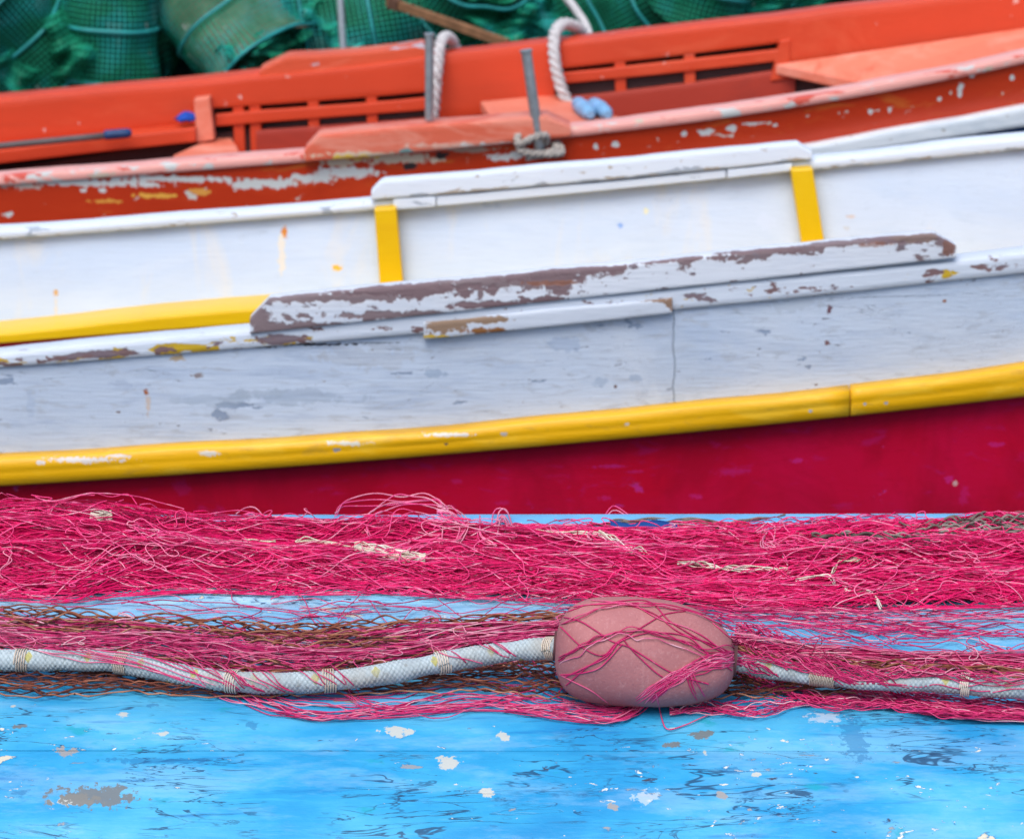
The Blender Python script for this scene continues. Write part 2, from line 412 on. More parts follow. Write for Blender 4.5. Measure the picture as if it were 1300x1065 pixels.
def sec_far(X):
    yf = float(Yf(X)); zt = float(fcT(X)) - .012; zb = float(stB(X)) - .02
    inner = [(yf + .012 - .05 * t, zt + (zb - zt) * t) for t in np.linspace(0, 1, 6)]
    return inner + [(y + .03 + .03 * t, z) for (y, z), t in zip(inner[::-1], np.linspace(1, 0, 6))]
shell(mb, Xs, sec_far); mb.build("far_planking", INW, root, smooth='auto')
mb = MB()
def sec_floor(X):
    yn, yf = float(Yn(X)) + .06, float(Yf(X)) - .12
    if yf - yn < .02: c = (yn + yf) / 2; yn, yf = c - .01, c + .01
    z = -.62; return [(yn, z), (yn, z + .02), (yf, z + .02), (yf, z)]
shell(mb, Xs, sec_floor); mb.build("floor_boards", flat("grey_floor_paint", (.32, .35, .37), .8), root, smooth=False)

yel = (.82, .43, .0)
CAPW = wood_paint("white_cap_paint_chipped", (.62, .68, .77),
    chips=[(.65, 30, (.45, 1, 1.2), (.55, .36, .02), 3), (.65, 24, (.45, 1, 1), (.20, .15, .17), 6), (.645, 55, (.4, 1, 1), (.20, .12, .12), 12)],
    stains=[(.5, .62, 12, (.3, 1, 2), (.55, .62, .70), .6, 3)], rough=.42, grain=1.2)
xl, xr = Xat(330, 440, Yn), Xat(540, 430, Yn)
def capatt(X, v, d):
    base = .35 * math.exp(-((v - .15) / .25) ** 2) if d < .3 else -.3
    if d > .30: return -.45
    L_ = 1.0 if -.82 < X < -.28 else .5
    return (.50 * math.exp(-((v - .35) / .35) ** 2)) * L_ - .03
member("gunwale_cap", CAPW, root, a, b, lambda X: Yn(X) - .006, capB, capT, .055, r=.0075, att=capatt, n=240)
# crack/gap shadow line below the cap is the real step of the cap over the planking
# washboard on the near side
XL, XR = Xat(318, 405, Yn), Xat(1213, 310, Yn)
wT = zline([(345, 376), (560, 357), (760, 337), (960, 316), (1190, 294)], Yn)
wB = zline([(320, 421), (560, 398), (735, 377), (960, 351), (1212, 327)], Yn)
spw = []
PXn = PX1
brn = (.19, .125, .135); grb = (.21, .155, .165)
for (px, py, rx, rz, col, aa, sc) in [
    (330, 400, 14, 24, grb, 1, 70), (375, 412, 60, 6, grb, 1, 60), (420, 376, 90, 6, grb, 1, 60), (520, 366, 120, 9, brn, 1, 50), (640, 355, 130, 9, grb, 1, 50),
    (700, 350, 60, 10, brn, 1, 40), (715, 362, 20, 12, brn, 1, 50), (745, 340, 60, 9, brn, 1, 60), (500, 398, 70, 5, grb, 1, 60), (640, 385, 70, 5, brn, 1, 60), (690, 380, 45, 6, brn, 1, 60),
    (470, 400, 10, 8, grb, 1, 60), (610, 372, 4, 10, grb, 1, 90), (840, 327, 120, 5, brn, 1, 60), (960, 315, 110, 5, brn, 1, 60), (1080, 305, 100, 5, grb, 1, 60), (1170, 299, 40, 6, (.22, .15, .13), 1, 60),
    (1205, 310, 9, 14, (.20, .10, .08), 1, 60), (1150, 303, 60, 5, brn, 1, 60), (700, 358, 30, 3, (.26, .11, .07), .85, 90), (1110, 309, 26, 3, (.26, .11, .07), .7, 90)]:
    spw.append((P1(px, py, Yn) + [0, -.013, 0], (rx * PXn, .011, rz * PXn), col, aa, sc * .8))
WASH = wood_paint("white_paint_peeling_off_brown_wood", (.66, .70, .77),
    chips=[(.60, 26, (.5, 1, 1), (.20, .145, .155), 3), (.615, 60, (.6, 1, 1), (.19, .15, .17), 7)],
    stains=[(.5, .65, 10, (.3, 1, 2), (.50, .57, .68), .5, 3)], spots=spw, rough=.5, grain=1.4)
def watt(X, v, d):
    if d > .25: return -.5
    left = max(0, min(1, (.05 - X) / .5)); e = .28 * math.exp(-((v - .95) / .16) ** 2) + (.22 * left + .04) * math.exp(-(v / .18) ** 2)
    if X > XR - .10: e += .12
    return e + .1 * left - .06
WFY = lambda X: Yn(X) - .012
member("washboard", WASH, root, XL, XR, WFY, lambda X: wB(X), lambda X: wT(X), .035, r=.003, att=watt, n=260, sub=9, ends=(.030, .035), smooth='auto')
# repair piece under the washboard
PATCH = wood_paint("bare_brown_repair_wood", (.56, .61, .69), chips=[(.60, 14, (.5, 1, 1.5), (.24, .15, .10), 3)], stains=[(.5, .6, 10, (.3, 1, 1), (.40, .42, .46), .6, 3)],
    spots=[(P1(px, py, Yn), (rx * PXn, .05, rz * PXn), c_, 1, 60) for px, py, rx, rz, c_ in [(565, 412, 26, 14, (.26, .17, .11)), (600, 404, 42, 5, (.26, .17, .11)), (620, 418, 34, 4, (.24, .10, .03)), (560, 425, 40, 2, (.6, .40, .03))]], rough=.6)
pT = zline([(538, 408), (700, 392), (855, 376)], Yn); pB = zline([(538, 429), (700, 413), (855, 396)], Yn)
member("repair_patch", PATCH, root, Xat(538, 415, Yn), Xat(853, 385, Yn), lambda X: Yn(X) - .0105, pB, pT, .02, r=.003, n=60)
# yellow rubbing strake in two lengths
sy = [(P1(px, py, lambda X: Yn(X) - .03), (rx * PXn, .05, rz * PXn), c_, aa, 140) for px, py, rx, rz, c_, aa in
      [(105, 586, 45, 4, (.66, .60, .55), 1), (50, 589, 6, 3, (.66, .6, .55), 1), (150, 581, 14, 2, (.66, .6, .55), 1), (262, 578, 14, 3, (.66, .6, .5), 1), (440, 565, 26, 3, (.66, .62, .5), 1), (570, 554, 32, 2.5, (.66, .62, .55), 1),
       (640, 553, 4, 3, (.5, .45, .4), 1), (566, 566, 2.5, 2, (.1, .08, .05), 1), (796, 541, 5, 2, (.66, .6, .5), .9), (1029, 524, 3, 2, (.35, .4, .45), 1), (1099, 515, 2.5, 2, (.3, .35, .4), 1), (1126, 514, 2.5, 2, (.3, .35, .4), 1), (427, 573, 5, 2.5, (.3, .3, .3), 1)]]
YEL = wood_paint("yellow_gloss_paint", yel, stains=[(.48, .66, 8, (.3, 1, 2), (.72, .36, .0), .6, 3), (.53, .64, 25, (.3, 1, 1), (.85, .52, .03), .6, 5), (.58, .66, 50, (.3, 1, 1), (.50, .28, .03), .5, 9)],
    chips=[(.70, 24, (.35, 1, 1.5), (.62, .58, .5), 5)], spots=sy, rough=.42, grain=.7)
YELF = wood_paint("yellow_inner_paint", (.80, .50, .0), stains=[(.5, .7, 8, (.3, 1, 2), (.68, .36, .0), .45, 3)], chips=[(.76, 30, (1, 1, 1), (.5, .32, .05), 5)], rough=.35, grain=.7)
stY = lambda X: Yn(X) - .020
def strake(X0, X1):
    def prof(X):
        z0, z1 = float(stB(X)), float(stT(X)); h = z1 - z0; y = float(Yn(X))
        wv = .0012 * math.sin(X * 9) + .0008 * math.sin(X * 23 + 1)
        q = [(y + .012, z1 + wv), (y - .016, z1 - .003 + wv), (y - .0195, z1 - .10 * h), (y - .0205 + wv * .5, z1 - .42 * h), (y - .0190, z1 - .50 * h), (y - .0200, z1 - .58 * h), (y - .0185, z0 + .08 * h), (y - .013, z0), (y + .012, z0 - .001)]
        return q
    mb = MB(); shell(mb, np.linspace(X0, X1, 120), prof); return mb.build("rubbing_strake", YEL, root, smooth=True)
strake(a, xs2 - .0012); strake(xs2 + .0012, b)
# pale blue filler line above the strake is part of the paint. far side members
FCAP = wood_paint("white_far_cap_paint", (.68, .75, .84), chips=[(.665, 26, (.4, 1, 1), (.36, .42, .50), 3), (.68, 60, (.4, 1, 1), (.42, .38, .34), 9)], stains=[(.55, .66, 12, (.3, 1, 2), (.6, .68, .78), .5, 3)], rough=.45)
fatt = lambda X, v, d: (.45 if v < .12 and d < .3 else .10 if d < .25 else -.2)  # dark chips crowded along the bottom edge paint in the contact shade
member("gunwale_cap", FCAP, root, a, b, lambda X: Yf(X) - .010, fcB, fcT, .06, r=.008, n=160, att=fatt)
fwT = zline([(485, 228), (760, 204), (1015, 180)], Yf); fwB = zline([(475, 251), (760, 227), (1028, 200)], Yf)
XL2, XR2 = Xat(472, 240, Yf), Xat(1029, 190, Yf)
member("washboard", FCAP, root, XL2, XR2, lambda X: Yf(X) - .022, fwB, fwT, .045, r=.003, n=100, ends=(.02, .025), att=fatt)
gT = zline([(555, 247), (760, 230), (1005, 205)], Yf); gB = zline([(555, 260), (760, 241), (1005, 215)], Yf)
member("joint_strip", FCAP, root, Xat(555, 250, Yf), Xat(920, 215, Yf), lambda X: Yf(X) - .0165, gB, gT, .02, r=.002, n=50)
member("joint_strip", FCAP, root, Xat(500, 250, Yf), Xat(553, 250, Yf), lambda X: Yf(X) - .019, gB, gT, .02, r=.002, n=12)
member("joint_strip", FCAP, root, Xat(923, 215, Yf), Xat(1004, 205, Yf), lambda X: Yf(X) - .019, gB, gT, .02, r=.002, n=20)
def pxplank(name, mat, parent, quad, Y, thick, bevel=.003, lean=0):
    """an upright board whose front face fills a quad of photo pixels on the surface Y"""
    q = np.array(quad, float); F = at_Y(q[:, 0], q[:, 1], Y); n = len(F)
    Bk = F + np.array([0, thick, 0]); mb = MB()
    mb.add(np.vstack([F, Bk]), poly=[list(range(n))[::-1], list(range(n, 2 * n))] + [[i, (i + 1) % n, n + (i + 1) % n, n + i] for i in range(n)])
    return mb.build(name, mat, parent, smooth=False, bevel=bevel)
YR = lambda X: Yf(X) - .045
for q in ([(475, 266), (503, 264), (513, 372), (483, 374)], [(1004, 216), (1032, 214), (1049, 322), (1020, 324)]):
    r_ = pxplank("rib", YELF, root, q, YR, .05)
# yellow side bench
bF = zline([(0, 425), (320, 393), (480, 380), (1300, 345)], lambda X: Yf(X) - .145)
bB = zline([(0, 436), (320, 413), (480, 400), (1300, 365)], lambda X: Yf(X) - .145)
member("side_bench", YELF, root, a + .5, b - .6, lambda X: Yf(X) - .145, bB, bF, .14, r=.003, n=80)
# stem posts
for Xe, zz in ((a - .02, float(capT(a))), (b + .02, float(capT(b)))):
    mb = MB(); box(mb, (Xe, float(Yn(Xe) + Yf(Xe)) / 2, (zz - 1.1) / 2 + .02), (.07, .10, zz + 1.1)); mb.build("stem_post", YELF, root, smooth=False, bevel=.01)

# ------------------------------------------------------------------ orange boat
OB = Boat(3.62, 5.02, -.1, 0)
root = thing("orange_fishing_boat", "orange-red wooden boat with slatted inner side and peeling cap behind the white boat", "boat", (-.1, 4.3, -.86))
Yn, Yf = OB.Yn, OB.Yf; a, b = OB.xs
PX2 = 6.5 / FPX; PX3 = 7.9 / FPX
oT = zline([(0, 224), (200, 207), (380, 192), (760, 160), (850, 149), (1000, 123), (1150, 96), (1300, 70)], Yn, 3)
oB = zline([(0, 246), (200, 227), (380, 210), (760, 178), (850, 164), (1000, 137), (1150, 108), (1300, 82)], Yn, 3)
oS = zline([(0, 330), (400, 280), (860, 212), (1030, 181), (1160, 160), (1300, 134)], Yn, 3)
oSb = zline([(0, 350), (400, 300), (860, 232), (1030, 199), (1160, 183), (1300, 160)], Yn, 3)
fT = zline([(0, 121), (180, 103), (330, 91), (575, 63), (700, 50), (860, 32), (1030, 12), (1300, -22)], Yf, 3)
fB = zline([(0, 130), (180, 112), (330, 100), (575, 72), (700, 58), (860, 40), (1030, 20), (1300, -12)], Yf, 3)
OR = (.62, .058, .016)
CREAM = (.62, .50, .36); PALE = (.60, .62, .60)
so = [(P1(px, py, Yn), (rx * PX2, .08, rz * PX2), c_, 1, 60) for px, py, rx, rz, c_ in [
    (100, 232, 110, 5, PALE), (20, 233, 30, 7, (.5, .42, .36)), (230, 228, 90, 4, PALE), (310, 235, 16, 7, PALE), (350, 235, 30, 7, PALE), (400, 228, 30, 6, PALE), (440, 220, 36, 8, PALE), (430, 206, 20, 7, CREAM),
    (500, 202, 60, 6, CREAM), (450, 200, 30, 4, (.7, .45, .05)), (560, 197, 12, 5, (.03, .02, .02)), (520, 212, 10, 4, (.03, .02, .02)), (200, 250, 26, 3, (.75, .38, .06)), (135, 257, 18, 3, (.7, .3, .05)), (250, 245, 16, 4, (.7, .32, .06)),
    (8, 274, 7, 4, PALE), (105, 243, 5, 3, PALE), (130, 243, 4, 3, PALE), (640, 200, 24, 5, PALE), (600, 190, 30, 4, (.45, .3, .22)), (870, 171, 4, 4, PALE), (895, 169, 9, 4, PALE), (930, 163, 9, 4, PALE), (955, 158, 14, 2, PALE),
    (985, 160, 3, 2, PALE), (1130, 141, 4, 4, PALE), (1106, 143, 3, 3, PALE), (1193, 128, 3, 3, PALE), (1220, 115, 4, 10, PALE), (1235, 97, 4, 4, PALE), (1285, 100, 3, 3, PALE), (780, 185, 5, 4, PALE), (755, 187, 4, 4, PALE)]]
ORN = wood_paint("orange_red_topside", (.50, .035, .006), chips=[(.66, 16, (.5, 1, 1.3), (.58, .56, .50), 3), (.665, 34, (.6, 1, 1), (.6, .58, .5), 9)],
    stains=[(.5, .7, 7, (.3, 1, 2), (.62, .06, .012), .6, 3), (.6, .7, 16, (.4, 1, 1.4), (.62, .20, .03), .5, 7)], spots=so, rough=.4, grain=.8)
ORI = wood_paint("orange_inner_paint", OR, chips=[(.69, 30, (1, 1, 1), (.7, .4, .35), 3)], stains=[(.5, .7, 7, (.3, 1, 2), (.52, .05, .015), .7, 3), (.55, .7, 4, (.5, 1, 1), (.72, .14, .06), .5, 7)], rough=.45, grain=.8)
ORD = wood_paint("dark_red_inner_paint", (.40, .04, .02), stains=[(.5, .7, 7, (.5, 1, 1), (.26, .03, .02), .7, 3)], rough=.5, grain=.8)
ORC = wood_paint("lit_orange_cap_paint", (.80, .37, .32), chips=[(.68, 22, (.4, 1, 1), (.58, .08, .05), 3), (.70, 18, (.4, 1, 1), (.55, .46, .36), 13), (.70, 30, (.4, 1, 1), (.55, .56, .54), 8)],
    stains=[(.5, .7, 7, (.3, 1, 2), (.62, .10, .05), .4, 3)], rough=.42, grain=.8)  # pink base paints in the light on the cap top; chips are wear
Xs = np.linspace(a, b, 160)
mb = MB()
def osec(X):
    yn = float(Yn(X)); zt = float(oT(X)) - .012; zb = float(oS(X)) - .01
    out = [(yn + .002 + .02 * t, zt + (zb - zt) * t) for t in np.linspace(0, 1, 8)]
    return out + [(y + .026, z) for y, z in out[::-1]]
shell(mb, Xs, osec); mb.build("topside_planking", ORN, root, smooth='auto')
mb = MB()
def osb(X):
    u = min(1, abs(X - OB.Xm) / 2.75); yn, yf = float(Yn(X)), float(Yf(X)); c = (yn + yf) / 2; h = max(.03, (yf - yn) / 2)
    zb = float(oS(X)) - .005; zk = -1.12 + .25 * u ** 4
    out = [(c - h * f, zb + (zk - zb) * g) for f, g in ((1 - .022 / h if h > .1 else .9, 0), (.94, .25), (.8, .55), (.5, .82), (.03, 1))]
    outf = [(2 * c - y, z) for y, z in out[::-1]]
    return out + outf + [(c + (y - c) * .985, z + .008) for y, z in (out + outf)[::-1]]
def osi(X):
    q = osb(X); q = q[:len(q) // 2]; c = sum(y for y, z in q) / len(q)
    return [(c + (y - c) * .975, z + .012) for y, z in q] + [(c + (y - c) * .955, z + .02) for y, z in q[::-1]]
shell(mb, Xs, osi); mb.build("inner_lining", bpy.data.materials.get("slot_shade_maroon") or wood_paint("slot_shade_maroon", (.045, .008, .006)), root, smooth='auto'); mb = MB()  # near-black maroon paints in the shade behind the slots
shell(mb, Xs, osb); mb.build("hull_bottom", wood_paint("deep_blue_hull_paint", (.02, .10, .30), chips=[(.72, 20, (1, 1, 1), (.5, .5, .5), 3)]), root, smooth='auto')
STW = wood_paint("white_speckled_strake_paint", (.70, .76, .80), chips=[(.66, 60, (1, 1, 1), (.30, .28, .24), 3)], stains=[(.5, .62, 12, (.3, 1, 2), (.5, .58, .64), .6, 3)], rough=.5)
member("rubbing_strake", STW, root, a, b, lambda X: Yn(X) - .02, oSb, oS, .05, r=.008, n=120)
def ocatt(X, v, d): return (.40 if d < .12 else -.3)
member("gunwale_cap", ORC, root, a, b, lambda X: Yn(X) - .008, lambda X: oT(X) - .022, oT, .075, r=.008, n=200, att=ocatt)
# raised washboard of the near side
owT = zline([(400, 170), (540, 158), (700, 146)], Yn); owB = zline([(388, 204), (540, 190), (725, 172)], Yn)
member("washboard", wood_paint("faded_orange_washboard_paint", (.66, .12, .06), chips=[(.70, 22, (.4, 1, 1), (.55, .52, .46), 3)], stains=[(.52, .6, 8, (.4, 1, 1.5), (.72, .26, .18), .7, 2)],
    spots=[(P1(px, py, Yn), (rx * PX2, .05, rz * PX2), c_, aa, 60) for px, py, rx, rz, c_, aa in [(470, 196, 60, 5, CREAM, 1), (445, 199, 30, 4, (.7, .45, .05), 1), (590, 183, 70, 4, (.62, .36, .28), .9), (520, 190, 12, 3, (.1, .3, .3), .9), (640, 182, 50, 3, PALE, .9)]]),
    root, Xat(387, 185, Yn), Xat(724, 160, Yn), lambda X: Yn(X) - .020, owB, owT, .09, r=.004, n=80, ends=(.03, .05), sub=5)
# far side: outer skin and its cap
mb = MB()
def ofs(X):
    yf = float(Yf(X)); zt = float(fT(X)) - .01; zb = -.8
    inner = [(yf + .012 - .10 * t * t, zt + (zb - zt) * t) for t in np.linspace(0, 1, 7)]
    return inner + [(y + .03, z) for y, z in inner[::-1]]
shell(mb, Xs, ofs); mb.build("far_planking", bpy.data.materials.get("slot_shade_maroon"), root, smooth='auto')  # far skin takes the same painted-in slot shade
member("gunwale_cap", ORI, root, a, b, lambda X: Yf(X) - .06, fB, fT, .10, r=.010, n=140)
fwt = zline([(372, 68), (450, 63), (548, 52)], Yf); fwb = zline([(335, 98), (450, 86), (550, 74)], Yf)
member("washboard", wood_paint("worn_orange_washboard", (.62, .085, .03), chips=[(.60, 12, (.4, .5, 1), (.42, .38, .42), 3)], stains=[(.5, .6, 8, (.4, 1, 1), (.72, .22, .13), .6, 2)]),
       root, Xat(332, 90, Yf), Xat(552, 60, Yf), lambda X: Yf(X) - .064, fwb, fwt, .11, r=.004, n=60, ends=(.07, .03))
YI = lambda X: Yf(X) - .075
def orow(name, mat, top, bot, x0, x1, Y=YI, th=.022, n=60, r=.003):
    t = zline(top, Y); b_ = zline(bot, Y)
    return member(name, mat, root, Xat(x0, top[0][1], Y), Xat(x1, top[-1][1], Y), Y, b_, t, th, r=r, n=n)
capu = lambda dx: [(0, 130), (330, 100), (700, 58), (1030, 20)]
orow("inner_plank", ORI, [(-200, 150), (0, 129), (250, 106)], [(-200, 205), (0, 184), (250, 157)], -600, 250)
orow("inner_plank", ORI, [(250, 107), (400, 91), (556, 72)], [(250, 139), (400, 129), (556, 116)], 246, 562)
orow("inner_plank", ORI, [(700, 57), (860, 39), (1030, 19)], [(700, 89), (860, 71), (1004, 53)], 700, 1004)
orow("inner_plank", ORI, [(1004, 23), (1150, 4), (1300, -13)], [(1004, 84), (1150, 66), (1300, 48)], 1000, 1700)
orow("centre_panel", ORI, [(556, 70), (630, 62), (704, 54)], [(556, 152), (630, 144), (704, 136)], 557, 704, Y=lambda X: Yf(X) - .085, th=.04)
Y2 = lambda X: Yf(X) - .080
orow("stringer", ORI, [(272, 146), (400, 136), (556, 124)], [(272, 161), (400, 151), (556, 139)], 274, 556, Y=Y2)
orow("stringer", ORI, [(704, 93.5), (860, 78), (1000, 61)], [(704, 108), (860, 92.5), (985, 78.5)], 704, 1003, Y=Y2)
orow("lower_plank", ORD, [(272, 171), (400, 161), (556, 150)], [(272, 215), (400, 205), (556, 190)], 325, 556, Y=YI)
orow("lower_plank", ORD, [(704, 124), (860, 108), (980, 90)], [(704, 175), (860, 150), (980, 135)], 704, 1010, Y=YI)
for px in (303, 324, 398, 472, 788, 876):
    pt = 150 - (px - 300) * .1
    pxplank("frame", ORI, root, [(px - 8, pt - 22), (px + 6, pt - 24), (px + 9, pt + 60), (px - 5, pt + 60)], lambda X: Yf(X) - .073, .045)
pxplank("frame", ORI, root, [(990, 52), (1003, 50), (1003, 100), (978, 104)], lambda X: Yf(X) - .080, .06)
# horizontal pieces (thwarts) given by their seen outline at a height
def slabz(name, mat, parent, quad, z, thick, bevel=.004):
    q = np.array(quad, float); F = at_z(q[:, 0], q[:, 1], np.full(len(q), z)); n = len(F); Bk = F - np.array([0, 0, thick]); mb = MB()
    mb.add(np.vstack([F, Bk]), poly=[list(range(n)), list(range(n, 2 * n))[::-1]] + [[i, n + i, n + (i + 1) % n, (i + 1) % n] for i in range(n)])
    return mb.build(name, mat, parent, smooth=False, bevel=bevel)
PNK = wood_paint("lit_worn_orange_paint", (.74, .20, .12), stains=[(.5, .62, 6, (.6, 1, 1), (.80, .34, .25), .7, 2), (.55, .65, 14, (1, 1, 1), (.6, .1, .05), .6, 5)], rough=.5)  # pale base paints in the light on these boards; blotches are wear
zt = float(P1(985, 82, lambda X: Yf(X) - .08)[2])
YB_ = lambda X: Yf(X) - .078
bp = [P1(px, py, Y_) for px, py, Y_ in ((984, 82, YB_), (1300, 36, YB_), (1700, -28, YB_), (1700, 60, 4.15), (1300, 96, 4.25), (1085, 103, 4.72))]
mb = MB(); F_ = np.array(bp); n = len(F_); mb.add(np.vstack([F_, F_ - [0, 0, .025]]), poly=[list(range(n)), list(range(n, 2 * n))[::-1]] + [[i, n + i, n + (i + 1) % n, (i + 1) % n] for i in range(n)])
mb.build("bow_deck", PNK, root, smooth=False, bevel=.003)
zt = float(P1(700, 122, lambda X: Yf(X) - .08)[2])
slabz("thwart", PNK, root, [(610, 129), (704, 120), (790, 150), (760, 200), (660, 200)], zt, .025)
zt = float(P1(260, 178, lambda X: Yf(X) - .08)[2])
slabz("stern_seat", PNK, root, [(220, 197), (262, 178), (290, 168), (303, 190), (300, 215), (230, 215)], zt, .02)
pxplank("seat_post", PNK, root, [(246, 127), (266, 124), (272, 178), (249, 182)], lambda X: Yf(X) - .13, .05)
# shelf at the left
shT = zline([(0, 192), (245, 163)], lambda X: Yf(X) - .17); shB = zline([(0, 208), (245, 181)], lambda X: Yf(X) - .17)
member("side_shelf", ORI, root, a + .3, Xat(247, 165, lambda X: Yf(X) - .17), lambda X: Yf(X) - .17, shB, shT, .10, r=.003, n=40)
mb = MB()
def ofl(X):
    yn, yf = float(Yn(X)) + .06, float(Yf(X)) - .12
    if yf - yn < .02: c = (yn + yf) / 2; yn, yf = c - .01, c + .01
    return [(yn, -.60), (yn, -.58), (yf, -.58), (yf, -.60)]
shell(mb, Xs, ofl); mb.build("floor_boards", ORD, root, smooth=False)
for Xe in (a - .02, b + .02):
    zz = float(oT(Xe)); mb = MB(); box(mb, (Xe, float(Yn(Xe) + Yf(Xe)) / 2, (zz - 1.1) / 2 + .02), (.07, .10, zz + 1.1)); mb.build("stem_post", ORI, root, smooth=False, bevel=.01)
OYn, OYf = Yn, Yf

# =================================================================== things on the orange boat
STEEL = flat("grey_metal", (.42, .46, .48), .4, .5, var=.15, scale=60, metal=.7)
def rod(name, P0, P1_, r, label, cat, cap=None):
    P = np.linspace(P0, P1_, 12); mb = MB(); tube(mb, P, r, k=16, cap=True); 
    o = thing(name, label, cat, tuple(P0)); mb.build("shaft", STEEL, o, smooth='auto')
    mb = MB(); d = (P1_ - P0) / np.linalg.norm(P1_ - P0); tube(mb, np.array([P1_ - d * .001, P1_ + d * .004]), r * 1.18, k=16, cap=True); mb.build("rim", cap or STEEL, o, smooth='auto')
    return o
Yp = lambda X: OYn(X) + .02
rod("thole_pin", P1(545, 152, Yp), P1(545, 45, Yp), .0095, "upright grey metal thole pin on raised washboard of orange boat, beside white looped rope", "thole pin")
Yp2 = lambda X: OYn(X) - .01
rod("thole_pin", P1(686, 192, Yp2), P1(668, 66, Yp2), .0115, "leaning grey metal thole pin with knotted rope round its foot", "thole pin")
ROPEW = flat("white_rope_fibre", (.62, .60, .60), .85, .2, var=.2, scale=80)
def twisted(name, P, r, label, cat="rope", n=260, turns=60, mat=ROPEW, as_part=None):
    C_ = catmull(P, n); T, N, B = frames(C_); L_ = np.concatenate([[0], np.cumsum(np.linalg.norm(np.diff(C_, axis=0), axis=1))])
    o = as_part or thing(name, label, cat, tuple(C_[0])); 
    mb = MB()
    for k in range(3):
        ph = L_ / (r * 4.6) * 2 * math.pi + k * 2 * math.pi / 3
        Q = C_ + (np.cos(ph)[:, None] * N + np.sin(ph)[:, None] * B) * r * .52
        tube(mb, Q, r * .54, k=7, cap=True)
    mb.build("strand", mat, o, smooth=True); return o
def W(px, py, Y): return P1(px, py, Y)
yo = float(OYf(0)) + .07
twisted("mooring_rope", [W(582, 90, yo + .03), W(579, 64, yo), W(574, 52, yo - .03), W(566, 47, yo - .09), W(559, 56, yo - .16), W(556, 85, yo - .2), W(552, 130, yo - .21), W(548, 175, yo - .2)], .0145,
        "thick white twisted rope looped over far side of orange boat, beside thole pin")
twisted("mooring_rope", [W(748, 60, yo + .05), W(738, 40, yo), W(728, 33, yo - .04), W(714, 31, yo - .09), W(704, 44, yo - .15), W(704, 75, yo - .2), W(712, 110, yo - .22), W(724, 136, yo - .23), W(745, 165, yo - .25)], .0155,
        "thick white twisted rope over far side of orange boat, running down to blue floats")
twisted("mooring_line", [W(752, 60, yo + .06), W(744, 34, yo + .12), W(730, 12, yo + .22), W(712, -14, yo + .36), W(700, -60, yo + .6), W(690, -40, yo + 1.0)], .011,
        "white rope slanting up from the orange boat towards the green traps")
# knot round the leaning pin
yk = Yp2
g = lambda px, py, dy: W(px, py, lambda X: OYn(X) - .01 + dy)
twisted("pin_lashing", [g(668, 200, -.03), g(690, 196, -.03), g(705, 190, -.02), g(700, 182, .03), g(680, 180, .04), g(662, 184, .02), g(662, 192, -.03), g(684, 196, -.035), g(712, 194, -.02),
        g(704, 178, .03), g(690, 170, .04), g(668, 168, .02), g(657, 174, -.01), g(660, 184, -.03), g(676, 176, -.045), g(692, 172, -.03), g(694, 182, 0)], .0085,
        "dirty white rope knotted round foot of the leaning metal pin", cat="rope", mat=flat("dirty_rope_fibre", (.46, .42, .38), .9, .2, var=.25, scale=80))
# light blue floats
FB = flat("light_blue_plastic", (.20, .42, .66), .45, .4, var=.1)
fl_ct = 0
for px, py, px2, py2, lab in ((732, 130, 750, 146, "light blue tubular float in orange boat, left one of a pair"), (752, 131, 772, 146, "light blue tubular float in orange boat, right one of a pair")):
    o = thing("small_float", lab, "float", tuple(W(px, py, 4.66)), group="light blue floats under the rope")
    P = np.linspace(W(px, py, 4.72), W(px2, py2, 4.55), 14); t = np.linspace(-1, 1, 14); rr = .019 * (1 - np.abs(t) ** 6 * .5)
    mb = MB(); tube(mb, P, rr, k=18, cap=True); mb.build("body", FB, o, smooth='auto')
    mb = MB(); tube(mb, P[[6, 7]] , .0205, k=18, cap=True); mb.build("band", flat("pale_blue_plastic", (.3, .5, .75), .5), o, smooth='auto')
# boat hook lying on the shelf
Yh = lambda X: OYf(X) - .21
o = thing("boat_hook", "grey pole with dark blue grip lying along inside of orange boat", "boat hook", tuple(W(0, 189, Yh)))
mb = MB(); tube(mb, np.linspace(W(-260, 211, Yh), W(150, 171, Yh), 10), .0085, k=10, cap=True); mb.build("shaft", flat("dark_grey_pole", (.11, .09, .09), .5), o)
mb = MB(); tube(mb, np.linspace(W(132, 172, Yh), W(167, 169, Yh), 8), [.011, .0125, .0125, .0125, .0125, .0125, .012, .008], k=12, cap=True); mb.build("grip", flat("dark_blue_rubber", (.01, .05, .16), .5), o)
# crumpled blue rag
th = np.linspace(0, 2 * math.pi, 19)[:-1]; mb = MB(); S = []
c0 = W(236, 150, lambda X: OYf(X) - .12)
for zz, rr in ((0, .012), (.004, .026), (.010, .024), (.018, .014), (.023, .003)):
    S.append(np.stack([c0[0] + rr * 1.1 * np.cos(th) * (1 + .25 * np.sin(3 * th + zz * 90)), c0[1] + rr * np.sin(th), c0[2] - .008 + zz + .003 * np.sin(4 * th + 1)], -1))
loft(mb, S); tag(mb.build("cleaning_rag", flat("royal_blue_cloth", (.01, .07, .42), .9), base=c0), "small royal blue rag tucked on inside ledge of orange boat", "rag")

